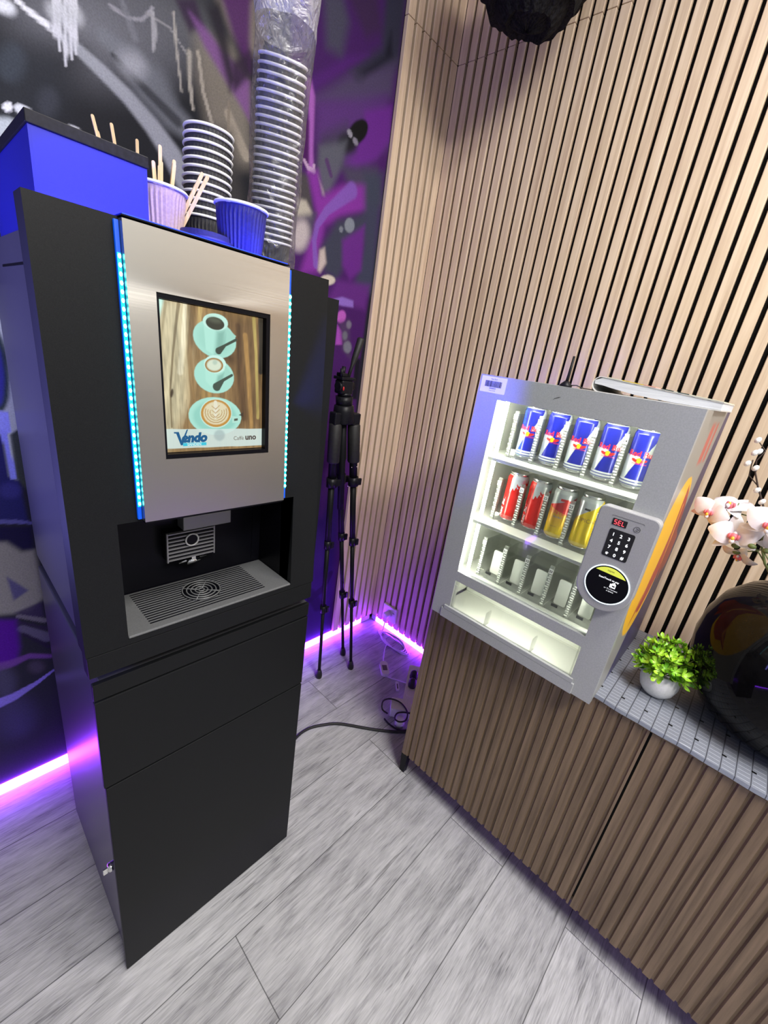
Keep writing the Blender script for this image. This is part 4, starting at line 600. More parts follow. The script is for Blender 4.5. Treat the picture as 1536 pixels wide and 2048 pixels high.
# wood-slat cladding, slats at 40 mm centres on black felt
PITCH, SW, SD = 0.04, 0.0282, 0.016
wr = MB().box(0.016, 0.06, Y0, 0.06, 0.0, ZC).build('wall_right', MAT['felt']); struct(wr)
mb = MB()
k = 0
y = -0.0045
while y > Y0 + 0.05:
    for z0, z1 in ((0.033, 2.3995), (2.4015, ZC)):
        mb.box(0.0, 0.0158, y - SW, -0.0005 if y > -0.005 else y, z0, z1, bev=0.0012, seg=1)
    y -= PITCH
struct(mb.build('slat_cladding', MAT['oak'], wr))
wb = MB().box(-0.2825, 0.016, 0.016, 0.06, 0.0, ZC).build('wall_back', MAT['felt']); struct(wb)
mb = MB()
for k in range(7):
    x1 = -0.0085 - k * PITCH
    for z0, z1 in ((0.033, 2.3995), (2.4015, ZC)):
        mb.box(x1 - SW - (0.004 if k == 6 else 0), -0.0005 if k == 0 else x1, 0.0, 0.0158, z0, z1, bev=0.0012, seg=1)
struct(mb.build('slat_cladding', MAT['oak'], wb))
# LED strips in a low profile under both walls
t = thing('led_strip', 'glowing violet LED strip along the floor under the painted wall', 'led strip', (-1.2, 0.0, 0.0), 'floor LED strips')
MB().box(X0 + 0.02, -0.078, 0.002, 0.0145, 0.004, 0.031).build('light_bar', MAT['led_violet'], t)
MB().box(-0.077, -0.012, 0.002, 0.0145, 0.003, 0.03, bev=0.002).build('unlit_end', MAT['led_off'], t)
t = thing('led_strip', 'glowing violet LED strip along the floor under the wood slat wall', 'led strip', (0.0, -1.0, 0.0), 'floor LED strips')
MB().box(0.001, 0.0145, Y0 + 0.02, -0.034, 0.004, 0.029).build('light_bar', MAT['led_violet'], t)
MB().box(0.001, 0.0145, -0.033, -0.002, 0.003, 0.03, bev=0.002).build('unlit_end', MAT['led_off'], t)
# ------------------------------------------------------------------ cabinet under the coffee machine
ub = thing('base_cabinet', 'tall black metal cabinet standing on the floor under the coffee machine', 'cabinet', (-1.21, -0.41, 0))
MB().box(-1.4145, -0.994, -0.6355, -0.18, 0.004, 0.818, bev=0.002).build('body', MAT['black_side'], ub)
yf = -0.6466
MB().box(-1.425, -0.997, yf, -0.637, 0.7885, 0.8215, bev=0.0015).build('top_fascia', MAT['black_metal'], ub)
MB().box(-1.425, -0.997, yf, -0.637, 0.5885, 0.7845, bev=0.0015).build('drawer_front', MAT['black_metal'], ub)
dr = MB().box(-1.423, -0.997, yf, -0.637, 0.006, 0.584, bev=0.0015).build('door', MAT['black_metal'], ub)
lk = MB()
lk.lathe([(0.0, 0.014), (0.007, 0.014), (0.009, 0.011), (0.009, 0.0)], (0, 0, 0), 20, axis='x')
lk.v = [(-1.4145 - (p[0]), p[1] - 0.607, p[2] + 0.318) for p in lk.v]
lk.box(-1.437, -1.4275, -0.6085, -0.6055, 0.306, 0.322, bev=0.001)
lk.build('lock', MAT['chrome'], ub)

# ------------------------------------------------------------------ coffee machine
cm = thing('coffee_machine', 'tall black coffee vending machine with a picture screen on a brushed steel front', 'coffee machine', (-1.21, -0.41, 0.822))
YT = lambda z: -0.662 + 0.0606 * (z - 0.83)
FR = lambda x, d, z: (x, YT(z) - d, z)      # the raked door: x, height in front of the door skin, z
def FB():
    q = MB(); q.fn = FR; return q
MB().box(-1.413, -0.958, -0.5235, -0.18, 0.846, 1.465).box(-1.413, -1.3785, -0.602, -0.5235, 0.846, 1.465).box(-1.3785, -1.0565, -0.602, -0.5235, 1.1005, 1.465).box(-1.3785, -1.0565, -0.602, -0.5235, 0.846, 0.887).box(-1.40, -1.0, -0.6, -0.2, 0.8215, 0.846).build('body', MAT['black_side'], cm)
MB().box(-1.0565, -0.958, -0.602, -0.5235, 0.846, 1.465).build('right_post', MAT['black_metal'], cm)
v = MB()
for k in range(3):
    v.box(-1.4136, -1.4128, -0.575, -0.535 + 0.002 * k, 1.4555 - k * 0.0085, 1.4595 - k * 0.0085)
v.box(-1.4136, -1.4128, -0.585, -0.30, 1.4235, 1.427)
v.build('side_vents', MAT['bay'], cm)
dx0, dx1, dz0, dz1 = -1.431, -1.003, 0.887, 1.4905
nx0, nx1, nz0, nz1 = -1.372, -1.063, 0.8965, 1.0925
d = FB()
def hollow(q, d0, d1, ox0, ox1, oz0, oz1, ix0, ix1, iz0, iz1):
    """plate with a rectangular opening, one clean shell"""
    P = [(ox0, oz0), (ox1, oz0), (ox1, oz1), (ox0, oz1)]; Q = [(ix0, iz0), (ix1, iz0), (ix1, iz1), (ix0, iz1)]
    V = [(x, d1, z) for x, z in P + Q] + [(x, d0, z) for x, z in P + Q]
    F = []
    for i in range(4):
        j = (i + 1) % 4
        F += [(i, j, 4 + j, 4 + i), (8 + i, 12 + i, 12 + j, 8 + j), (i, 8 + i, 8 + j, j), (4 + i, 4 + j, 12 + j, 12 + i)]
    q.add(V, F)
hollow(d, -0.042, 0.0, dx0, dx1, dz0, dz1, nx0, nx1, nz0, nz1)
d.build('door', MAT['black_metal'], cm, )
FB().box(dx0 + 0.001, dx1 - 0.001, -0.03, -0.002, 0.846, 0.885, bev=0.002).build('lower_lip', MAT['black_metal'], cm)
bay = MB()
ys = YT(1.0) + 0.005
for x0, x1, y0, y1, z0, z1 in ((nx0 - 0.006, nx0, -0.645, -0.525, 0.8875, 1.10), (nx1, nx1 + 0.006, -0.645, -0.525, 0.8875, 1.10),
                               (nx0 - 0.006, nx1 + 0.006, -0.53, -0.524, 0.8875, 1.10), (nx0, nx1, -0.645, -0.53, 1.0935, 1.10), (nx0, nx1, -0.63, -0.53, 0.8875, 0.892)):
    bay.box(x0, x1, y0, y1, z0, z1)
bay.box(nx1 - 0.02, nx1 - 0.018, -0.5315, -0.5302, 0.905, 1.09)
bay.build('dispensing_bay', MAT['bay'], cm)
# steel front with the screen opening
px0, px1, pz0, pz1 = -1.339, -1.097, 1.096, 1.488
sx0, sx1, sz0, sz1 = -1.3045, -1.132, 1.189, 1.4135
p = FB()
hollow(p, 0.001, 0.016, px0, px1, pz0, pz1, sx0, sx1, sz0, sz1)
sp = p.build('steel_front', MAT['steel'], cm)
f = FB()
hollow(f, 0.0035, 0.0145, sx0 + 0.0003, sx1 - 0.0003, sz0 + 0.0003, sz1 - 0.0003, -1.3012, -1.138, 1.1953, 1.4067)
f.box(px0 + 0.001, px1 - 0.001, 0.001, 0.014, 1.0925, 1.0955)
f.build('screen_bezel', MAT['bay'], cm)
SCREEN = [('p',[(-0.036,1.315),(1.075,1.527),(1.104,-0.147),(-0.127,-0.062)],0.01,(150,122,80),1),('p',[(-0.015,1.319),(0.244,1.311),(0.261,0.962),(0.22,0.399),(0.002,-0.019),(-0.031,0.233)],0.3,(206,196,160),0.9),('p',[(-0.016,1.298),(0.063,1.299),(0.017,1.136),(-0.012,1.132)],0.3,(190,235,220),0.9),('s',[(0.181,1.278),(0.149,1.098),(0.114,0.87),(0.074,0.557),(0.072,0.232)],[0.0151,0.0113,0.0096,0.008,0.008],(120,104,72),0.6,0.8),('s',[(0.076,1.273),(0.012,0.933),(0.019,0.554)],[0.0115,0.0098,0.0088],(160,146,110),0.6,0.7),('s',[(0.236,1.287),(0.204,0.956),(0.169,0.72)],[0.0153,0.0214,0.0257],(236,228,196),0.7,0.8),('s',[(0.307,1.285),(0.258,0.885),(0.274,0.484),(0.196,0.23)],[0.0244,0.024,0.0212,0.0212],(128,100,60),0.7,0.7),('s',[(0.372,1.304),(0.347,1.05)],[0.0216,0.0161],(196,170,110),0.7,0.7),('p',[(0.594,1.288),(1.017,1.291),(1.019,0.2),(0.672,0.206),(0.622,0.755)],0.3,(104,78,48),0.85),('s',[(0.807,1.11),(0.846,0.683),(0.878,0.222)],[0.024,0.023,0.0231],(170,132,76),0.7,0.8),('s',[(0.9,1.273),(0.927,0.954),(0.952,0.317)],[0.0202,0.0158,0.0165],(186,168,96),0.6,0.7),('s',[(0.976,1.285),(0.988,1.048),(0.981,0.782)],[0.0303,0.0316,0.0263],(44,44,40),0.5,0.9),('s',[(0.731,1.182),(0.756,0.765),(0.794,0.316)],[0.0274,0.03,0.0315],(80,56,34),0.8,0.7),('s',[(0.398,0.538),(0.337,0.315)],[0.0511,0.027],(170,140,80),0.8,0.6),('n',1.1),('p',[(0.099,0.532),(0.097,0.523),(0.094,0.515),(0.091,0.507),(0.088,0.501),(0.084,0.497),(0.081,0.495),(0.078,0.496),(0.075,0.498),(0.074,0.503),(0.073,0.509),(0.072,0.517),(0.073,0.526),(0.074,0.535),(0.076,0.544),(0.079,0.552),(0.082,0.56),(0.086,0.566),(0.089,0.57),(0.092,0.571),(0.095,0.571),(0.098,0.569),(0.1,0.564),(0.101,0.558),(0.101,0.55),(0.101,0.541)],0.4,(60,44,26),0.95),('s',[(-0.061,-0.007),(-0.04,0.151),(-0.039,0.473)],[0.004,0.003,0.0015],(96,74,44),0.6,0.5),('s',[(0.002,-0.011),(0.023,0.149),(0.022,0.475)],[0.004,0.0032,0.0016],(96,74,44),0.6,0.5),('s',[(0.067,-0.014),(0.087,0.147),(0.085,0.477)],[0.0043,0.0034,0.0016],(96,74,44),0.6,0.5),('s',[(0.134,-0.018),(0.153,0.146),(0.15,0.48)],[0.0043,0.0034,0.0016],(96,74,44),0.6,0.5),('s',[(0.202,-0.022),(0.221,0.144),(0.215,0.482)],[0.0043,0.0034,0.0017],(96,74,44),0.6,0.5),('s',[(0.272,-0.026),(0.29,0.142),(0.283,0.484)],[0.0043,0.0036,0.0017],(96,74,44),0.6,0.5),('s',[(0.343,-0.03),(0.361,0.14),(0.352,0.486)],[0.0045,0.0038,0.0018],(96,74,44),0.6,0.5),('s',[(0.417,-0.035),(0.434,0.138),(0.423,0.488)],[0.0045,0.0038,0.0018],(96,74,44),0.6,0.5),('s',[(0.492,-0.039),(0.509,0.136),(0.495,0.491)],[0.0048,0.0038,0.0019],(96,74,44),0.6,0.5),('s',[(0.569,-0.044),(0.586,0.133),(0.57,0.493)],[0.005,0.004,0.0019],(96,74,44),0.6,0.5),('s',[(0.649,-0.048),(0.665,0.131),(0.646,0.496)],[0.005,0.004,0.002],(96,74,44),0.6,0.5),('s',[(0.73,-0.053),(0.746,0.129),(0.725,0.498)],[0.0053,0.004,0.0019],(96,74,44),0.6,0.5),('s',[(0.814,-0.058),(0.829,0.127),(0.805,0.501)],[0.0053,0.0042,0.002],(96,74,44),0.6,0.5),('s',[(0.9,-0.063),(0.914,0.124),(0.888,0.503)],[0.0055,0.0044,0.0021],(96,74,44),0.6,0.5),('p',[(-0.042,0.051),(1.102,-0.003),(1.104,-0.147),(-0.049,-0.067)],0.05,(140,112,70),0.6),('p',[(0.702,0.855),(0.677,0.835),(0.636,0.826),(0.583,0.829),(0.527,0.844),(0.474,0.867),(0.43,0.897),(0.4,0.928),(0.387,0.959),(0.392,0.986),(0.415,1.005),(0.453,1.014),(0.502,1.013),(0.556,1.0),(0.611,0.978),(0.658,0.949),(0.691,0.916),(0.707,0.883)],0.6,(64,44,26),0.8),('p',[(0.689,0.952),(0.66,0.92),(0.621,0.895),(0.576,0.879),(0.526,0.873),(0.475,0.876),(0.427,0.889),(0.383,0.911),(0.347,0.939),(0.319,0.972),(0.302,1.008),(0.296,1.046),(0.301,1.083),(0.317,1.118),(0.343,1.148),(0.378,1.172),(0.42,1.189),(0.467,1.197),(0.516,1.197),(0.565,1.187),(0.611,1.168),(0.651,1.141),(0.682,1.108),(0.703,1.07),(0.711,1.029),(0.707,0.989)],0.03,(168,226,210),1),('p',[(0.66,0.959),(0.637,0.934),(0.606,0.915),(0.569,0.902),(0.529,0.898),(0.487,0.902),(0.446,0.913),(0.41,0.93),(0.379,0.953),(0.355,0.98),(0.34,1.01),(0.334,1.04),(0.337,1.07),(0.35,1.098),(0.371,1.121),(0.399,1.14),(0.434,1.153),(0.472,1.159),(0.513,1.157),(0.554,1.149),(0.592,1.133),(0.625,1.11),(0.651,1.083),(0.669,1.052),(0.677,1.02),(0.674,0.988)],0.3,(150,208,192),0.5),('p',[(0.393,1.187),(0.405,1.026),(0.41,0.932),(0.479,0.9),(0.57,0.95),(0.609,1.117),(0.629,1.183)],0.06,(176,232,216),1),('p',[(0.519,1.104),(0.605,1.132),(0.588,0.968),(0.497,0.909)],0.5,(104,160,146),0.7),('p',[(0.628,1.18),(0.62,1.162),(0.606,1.146),(0.585,1.132),(0.56,1.121),(0.532,1.114),(0.502,1.112),(0.474,1.113),(0.447,1.119),(0.424,1.128),(0.406,1.141),(0.394,1.156),(0.389,1.172),(0.39,1.19),(0.398,1.207),(0.411,1.222),(0.431,1.236),(0.455,1.247),(0.482,1.254),(0.51,1.258),(0.539,1.257),(0.566,1.252),(0.59,1.243),(0.61,1.23),(0.623,1.215),(0.629,1.198)],0.03,(196,240,226),1),('p',[(0.592,1.16),(0.584,1.148),(0.572,1.137),(0.556,1.128),(0.537,1.121),(0.516,1.118),(0.494,1.118),(0.474,1.121),(0.455,1.128),(0.439,1.136),(0.427,1.147),(0.419,1.159),(0.416,1.172),(0.418,1.185),(0.425,1.197),(0.437,1.208),(0.452,1.217),(0.471,1.223),(0.491,1.227),(0.513,1.227),(0.534,1.224),(0.553,1.219),(0.57,1.21),(0.582,1.199),(0.591,1.187),(0.594,1.174)],0.06,(46,52,42),1),('p',[(0.562,1.194),(0.555,1.186),(0.541,1.181),(0.521,1.178),(0.499,1.178),(0.476,1.181),(0.456,1.187),(0.44,1.195),(0.432,1.203),(0.431,1.212),(0.438,1.219),(0.451,1.225),(0.47,1.227),(0.493,1.227),(0.516,1.224),(0.536,1.219),(0.552,1.211),(0.561,1.202)],0.6,(110,120,100),0.4),('p',[(0.619,1.15),(0.711,1.09),(0.682,1.045),(0.607,1.003)],0.1,(160,216,200),1),('s',[(0.533,0.938),(0.598,0.994),(0.71,1.057)],[0.0317,0.0118,0.0124],(52,70,60),0.15,1),('p',[(0.671,0.642),(0.647,0.608),(0.613,0.58),(0.572,0.561),(0.526,0.551),(0.478,0.55),(0.431,0.558),(0.388,0.576),(0.351,0.6),(0.323,0.631),(0.303,0.666),(0.294,0.703),(0.296,0.74),(0.308,0.775),(0.33,0.807),(0.36,0.833),(0.398,0.853),(0.441,0.865),(0.488,0.868),(0.534,0.862),(0.579,0.848),(0.618,0.825),(0.651,0.794),(0.673,0.759),(0.685,0.72),(0.684,0.68)],0.03,(168,226,210),1),('p',[(0.398,0.819),(0.401,0.656),(0.453,0.608),(0.545,0.664),(0.594,0.786)],0.1,(176,232,216),1),('p',[(0.519,0.713),(0.589,0.752),(0.564,0.648),(0.489,0.61)],0.5,(110,166,152),0.7),('p',[(0.605,0.811),(0.598,0.791),(0.585,0.772),(0.567,0.756),(0.545,0.744),(0.519,0.735),(0.493,0.732),(0.467,0.734),(0.443,0.74),(0.422,0.75),(0.405,0.764),(0.394,0.781),(0.388,0.8),(0.389,0.82),(0.395,0.839),(0.407,0.857),(0.425,0.873),(0.446,0.885),(0.47,0.893),(0.496,0.897),(0.522,0.897),(0.547,0.891),(0.568,0.881),(0.586,0.867),(0.598,0.85),(0.605,0.831)],0.03,(200,242,230),1),('p',[(0.575,0.802),(0.57,0.786),(0.559,0.772),(0.544,0.759),(0.526,0.749),(0.506,0.743),(0.484,0.74),(0.463,0.741),(0.443,0.746),(0.426,0.754),(0.412,0.766),(0.403,0.779),(0.398,0.794),(0.398,0.81),(0.404,0.826),(0.414,0.84),(0.428,0.852),(0.445,0.862),(0.465,0.869),(0.486,0.872),(0.508,0.871),(0.528,0.867),(0.545,0.859),(0.56,0.848),(0.57,0.834),(0.575,0.819)],0.05,(156,112,40),1),('p',[(0.557,0.803),(0.553,0.791),(0.544,0.779),(0.533,0.77),(0.518,0.762),(0.502,0.757),(0.485,0.755),(0.468,0.756),(0.452,0.76),(0.438,0.766),(0.427,0.775),(0.419,0.785),(0.415,0.797),(0.416,0.809),(0.42,0.821),(0.428,0.832),(0.439,0.842),(0.453,0.85),(0.469,0.855),(0.486,0.857),(0.503,0.857),(0.519,0.853),(0.533,0.847),(0.545,0.838),(0.553,0.828),(0.557,0.816)],0.2,(214,228,206),1),('p',[(0.518,0.834),(0.517,0.826),(0.512,0.82),(0.506,0.814),(0.498,0.811),(0.49,0.81),(0.483,0.812),(0.477,0.816),(0.473,0.823),(0.472,0.83),(0.473,0.837),(0.477,0.844),(0.484,0.849),(0.491,0.852),(0.499,0.853),(0.507,0.851),(0.513,0.847),(0.517,0.841)],0.5,(160,190,175),0.6),('p',[(0.595,0.812),(0.659,0.749),(0.583,0.684)],0.1,(160,216,200),1),('s',[(0.508,0.611),(0.573,0.675),(0.664,0.728)],[0.0406,0.0143,0.0124],(58,78,68),0.15,1),('p',[(0.762,0.307),(0.748,0.262),(0.717,0.222),(0.673,0.188),(0.618,0.164),(0.556,0.15),(0.49,0.148),(0.426,0.156),(0.366,0.174),(0.314,0.201),(0.273,0.235),(0.244,0.274),(0.229,0.315),(0.228,0.357),(0.241,0.398),(0.268,0.435),(0.307,0.467),(0.356,0.491),(0.413,0.507),(0.475,0.513),(0.538,0.509),(0.601,0.495),(0.657,0.47),(0.704,0.437),(0.739,0.397),(0.759,0.353)],0.02,(168,226,210),1),('p',[(0.711,0.302),(0.7,0.266),(0.675,0.233),(0.639,0.205),(0.594,0.185),(0.543,0.174),(0.489,0.172),(0.435,0.178),(0.386,0.193),(0.342,0.215),(0.308,0.243),(0.284,0.275),(0.271,0.31),(0.27,0.345),(0.281,0.379),(0.303,0.409),(0.335,0.436),(0.376,0.456),(0.424,0.469),(0.476,0.474),(0.529,0.47),(0.58,0.458),(0.626,0.437),(0.665,0.41),(0.693,0.377),(0.709,0.34)],0.15,(140,205,190),0.8),('p',[(0.661,0.35),(0.653,0.315),(0.636,0.283),(0.61,0.256),(0.577,0.234),(0.539,0.221),(0.5,0.216),(0.46,0.219),(0.423,0.23),(0.391,0.249),(0.365,0.274),(0.347,0.303),(0.337,0.335),(0.336,0.369),(0.344,0.402),(0.36,0.432),(0.385,0.459),(0.415,0.48),(0.45,0.494),(0.488,0.501),(0.527,0.5),(0.565,0.49),(0.599,0.473),(0.627,0.449),(0.648,0.419),(0.659,0.386)],0.02,(196,234,220),1),('p',[(0.652,0.351),(0.644,0.319),(0.627,0.289),(0.603,0.263),(0.572,0.244),(0.537,0.231),(0.5,0.226),(0.463,0.229),(0.428,0.24),(0.397,0.257),(0.373,0.28),(0.355,0.307),(0.346,0.337),(0.345,0.368),(0.352,0.399),(0.368,0.427),(0.39,0.451),(0.419,0.471),(0.452,0.484),(0.488,0.49),(0.525,0.489),(0.561,0.48),(0.593,0.464),(0.619,0.442),(0.639,0.415),(0.65,0.384)],0.03,(190,138,54),1),('p',[(0.626,0.354),(0.62,0.327),(0.606,0.302),(0.586,0.281),(0.56,0.265),(0.53,0.254),(0.499,0.25),(0.468,0.252),(0.438,0.261),(0.412,0.275),(0.391,0.294),(0.377,0.317),(0.369,0.342),(0.368,0.369),(0.374,0.394),(0.387,0.418),(0.406,0.439),(0.431,0.455),(0.459,0.466),(0.489,0.471),(0.52,0.47),(0.55,0.463),(0.577,0.449),(0.599,0.431),(0.616,0.407),(0.625,0.381)],0.08,(222,214,178),1),('s',[(0.599,0.404),(0.606,0.37),(0.598,0.335),(0.578,0.305),(0.548,0.283),(0.511,0.271),(0.473,0.271),(0.438,0.283),(0.41,0.305),(0.392,0.334),(0.387,0.367),(0.394,0.401)],[0.005,0.0048,0.005,0.0048,0.0048,0.0048,0.0045,0.0045,0.0045,0.0045,0.0045,0.0045],(176,140,84),0.5,0.9),('s',[(0.576,0.396),(0.581,0.37),(0.575,0.343),(0.559,0.319),(0.536,0.302),(0.507,0.292),(0.478,0.292),(0.45,0.302),(0.428,0.319),(0.414,0.342),(0.41,0.368),(0.416,0.394)],[0.0038,0.0038,0.0038,0.0038,0.0038,0.0038,0.0036,0.0036,0.0036,0.0038,0.0036,0.0036],(176,140,84),0.5,0.9),('s',[(0.553,0.388),(0.556,0.369),(0.552,0.35),(0.541,0.333),(0.524,0.321),(0.504,0.314),(0.482,0.314),(0.463,0.321),(0.447,0.333),(0.437,0.349),(0.434,0.368),(0.438,0.387)],[0.0038,0.0038,0.0038,0.0038,0.0038,0.0036,0.0038,0.0036,0.0036,0.0036,0.0036,0.0036],(176,140,84),0.5,0.9),('s',[(0.491,0.465),(0.493,0.404),(0.487,0.316)],[0.0171,0.0209,0.0095],(228,226,204),0.3,1),('s',[(0.453,0.429),(0.491,0.399),(0.531,0.435)],[0.0031,0.0038,0.0033],(178,142,92),0.4,0.9),('s',[(0.452,0.39),(0.49,0.36),(0.53,0.396)],[0.0031,0.0038,0.0033],(178,142,92),0.4,0.9),('s',[(0.451,0.351),(0.489,0.32),(0.529,0.356)],[0.0031,0.0038,0.0033],(178,142,92),0.4,0.9),('p',[(0.659,0.334),(0.743,0.325),(0.748,0.27),(0.663,0.266)],0.1,(176,226,210),1),('p',[(0.683,0.307),(0.723,0.312),(0.723,0.289),(0.683,0.284)],0.2,(70,80,66),1),('p',[(0.733,0.344),(0.784,0.372),(0.784,0.326)],0.2,(50,40,30),0.9),('p',[(-0.001,0.215),(1.008,0.202),(1.01,0.022),(0.001,0.035)],0.004,(208,228,222),0.86),('p',[(0.582,0.143),(0.58,0.13),(0.575,0.117),(0.567,0.106),(0.556,0.098),(0.544,0.092),(0.53,0.089),(0.517,0.09),(0.503,0.094),(0.491,0.1),(0.481,0.109),(0.474,0.12),(0.469,0.133),(0.468,0.146),(0.47,0.159),(0.475,0.171),(0.483,0.181),(0.494,0.19),(0.506,0.196),(0.519,0.199),(0.533,0.198),(0.546,0.195),(0.558,0.189),(0.568,0.18),(0.576,0.169),(0.581,0.156)],0.3,(150,170,172),0.6)]
u_ = np.linspace(0, 1, 230); v_ = np.linspace(0, 1.29, 297)
UU, VV = np.meshgrid(u_, v_)
MAT['screen'] = paint_mat('lit_screen', 0.15, emit=1.0)
sx_, sz_ = -1.3010, 1.1958
sc = painted_grid('screen', u_, v_, lambda u, w: FR(sx_ + u * 0.1628, 0.004, sz_ + w * 0.1628), paint(UU.ravel(), VV.ravel(), SCREEN, (150, 122, 80)), MAT['screen'], cm)
MAT['scr_blue'] = mat('screen_teal_letters', (0, 0.01, 0.02), 0.3, emit=sl((10, 82, 130)), es=1.0)
MAT['scr_cyan'] = mat('screen_cyan_bar', (0, 0.02, 0.02), 0.3, emit=sl((60, 190, 215)), es=1.0)
MAT['scr_dark'] = mat('screen_dark_letters', (0.02, 0.02, 0.02), 0.3, emit=sl((60, 44, 38)), es=1.0)
MAT['scr_grey'] = mat('screen_grey_letters', (0.01, 0.01, 0.01), 0.3, emit=sl((104, 90, 80)), es=1.0)
MAT['scr_pale'] = mat('screen_pale_letters', (0.02, 0.02, 0.02), 0.3, emit=sl((205, 232, 230)), es=1.0)
q = FB(); K = 0.1628
def sp_(u, w): return (sx_ + u * K, 0.0046, sz_ + w * K)
put_text(q, 'endo', 0.118 * K, sp_(0.150, 0.092), (1, 0, 0), (0, 0, 1), 0, bold=0.0012, shear=0.2, align='LEFT')
q.prism([(-0.012, 0.105), (0.032, 0.105), (0.055, 0.02), (0.105, 0.125), (0.118, 0.128), (0.062, -0.02), (0.045, -0.02), (0.008, 0.09), (-0.012, 0.093)], sp_(0.098, 0.082), (K, 0, 0), (0, 0, K), (0, 0.0001, 0), 0)
q.prism([(0, 0), (0.225, 0), (0.225, 0.03), (0, 0.03)], sp_(0.163, 0.052), (K, 0, 0), (0, 0, K), (0, 0.0001, 0), 1)
q.v = [tuple(a) for a in q.v]
put_text(q, 'SANDEN', 0.034 * K, (sx_ + 0.27 * K, 0.0048, sz_ + 0.055 * K), (1, 0, 0), (0, 0, 1), 4, bold=0.0002)
q.build('vendor_lettering', [MAT['scr_blue'], MAT['scr_cyan'], MAT['scr_dark'], MAT['scr_grey'], MAT['scr_pale']], cm)
q = FB()
put_text(q, 'Caffè', 0.055 * K, sp_(0.672, 0.092), (1, 0, 0), (0, 0, 1), 3, align='LEFT')
put_text(q, 'uno', 0.082 * K, sp_(0.803, 0.092), (1, 0, 0), (0, 0, 1), 2, bold=0.0005, align='LEFT')
q.build('coffee_lettering', [MAT['scr_blue'], MAT['scr_cyan'], MAT['scr_dark'], MAT['scr_grey'], MAT['scr_pale']], cm)
for x, dd in ((-1.3425, 0.0), (-1.0935, 0.0055)):
    s = FB()
    s.box(x - 0.0024, x + 0.0024, 0.001, 0.006 + dd, 1.098, 1.486, 2)
    s.box(x - 0.0022, x + 0.0022, 0.006 + dd, 0.0075 + dd, 1.118, 1.450, 0)
    for k in range(33):
        z = 1.123 + k * 0.0101
        s.ell((x, 0.0085 + dd, z), (0.0020, 0.0022, 0.0030), 10, 6, 1)
    s.build('led_strip', [MAT['led_cyan'], MAT['led_cyan_dot'], MAT['led_deep']], cm)
tl = FB()
tl.box(px0, px1, -0.012, 0.014, 1.4908, 1.4925, 0)
tl.box(px0 + 0.002, px1 - 0.002, -0.010, 0.012, 1.4925, 1.4940, 1)
tl.build('top_led_strip', [MAT['bay'], MAT['led_blue']], cm)
# light that strip sheds on the things standing behind it
area('top_led_strip_light', (-1.25, -0.622, 1.4950), (-1.25, -0.585, 1.535), 0.30, 0.012, 0.9, (0.03, 0.04, 1.0))
# the right strip also shines sideways out of the slit, along the door skin
area('slit_led_light', (-1.0905, YT(1.28) - 0.009, 1.28), (-0.62, YT(1.28) - 0.036, 1.20), 0.007, 0.33, 1.15, (0.09, 0.11, 1.0), 0.85)
# dispenser head
h_ = MB(); h_.box(-1.2420, -1.1483, -0.5595, -0.531, 1.0203, 1.0473, bev=0.0015).build('spout_bracket', MAT['dark_chrome'], cm)
h_ = MB(); gx0, gx1, gz0, gz1 = -1.2706, -1.1813, 0.959, 1.0185
h_.box(gx0, gx1, -0.552, -0.531, gz0, gz1, 1, bev=0.001)
for k in range(8):
    z = gz0 + 0.003 + k * 0.0077
    h_.box(gx0, gx1, -0.5565, -0.552, z - 0.0013, z + 0.0013, 0, bev=0.0004, seg=1)
h_.box(gx0 - 0.001, gx0 + 0.0015, -0.557, -0.552, gz0, gz1, 0); h_.box(gx1 - 0.0015, gx1 + 0.001, -0.557, -0.552, gz0, gz1, 0)
h_.build('dispenser_grille', [MAT['dark_chrome'], MAT['bay']], cm)
h_ = MB()
h_.tube([(-1.226 + 0.0118 * math.cos(a), -0.5585, 0.999 + 0.0118 * math.sin(a)) for a in [2 * PI * i / 32 for i in range(32)]], 0.0016, 8, 0, closed=True)
h_.prism(disc(0.0112, 32), (-1.226, -0.5572, 0.999), (1, 0, 0), (0, 0, 1), (0, 0.003, 0), 1)
h_.build('sensor_ring', [MAT['module'], MAT['bay']], cm)
h_ = MB(); h_.tube([(-1.2345, -0.55, 0.9495), (-1.2090, -0.55, 0.9515)], 0.0058, 14); h_.tube([(-1.2490, -0.55, 0.9515), (-1.194, -0.55, 0.9560)], 0.0026, 10)
h_.box(-1.2255, -1.218, -0.555, -0.545, 0.95, 0.96)
h_.build('nozzle', MAT['chrome'], cm)
# drip tray
tr = thing('drip_tray', 'silver slotted drip tray lying in the dispensing bay of the coffee machine', 'tray', (-1.2235, -0.59, 0.8968))
q = MB(); q.box(-1.3715, -1.0635, -0.6585, -0.532, 0.8968, 0.9012, bev=0.0015)
q.build('tray_plate', MAT['tray'], tr)
q = MB()
gx, gy, gr = -1.2222, -0.588, 0.036
for k in range(15):
    y = -0.641 + k * 0.0072
    dd = gr * gr - (y - gy) ** 2
    segs = [(-1.334, gx - math.sqrt(dd)), (gx + math.sqrt(dd), -1.115)] if dd > 0 else [(-1.334, -1.115)]
    for s0, s1 in segs:
        q.box(s0, s1, y - 0.0015, y + 0.0015, 0.9010, 0.9014)
q.build('drain_slots', MAT['bay'], tr)
q = MB()
q.lathe([(gr, 0.0), (gr, 0.0004), (0.0, 0.0004)], (gx, gy, 0.9012), 36, mi=1)
for r in (0.034, 0.0265, 0.019, 0.0115, 0.005):
    q.tube([(gx + r * math.cos(a), gy + r * math.sin(a), 0.9028) for a in [2 * PI * i / 36 for i in range(36)]], 0.0013, 6, 0, closed=True)
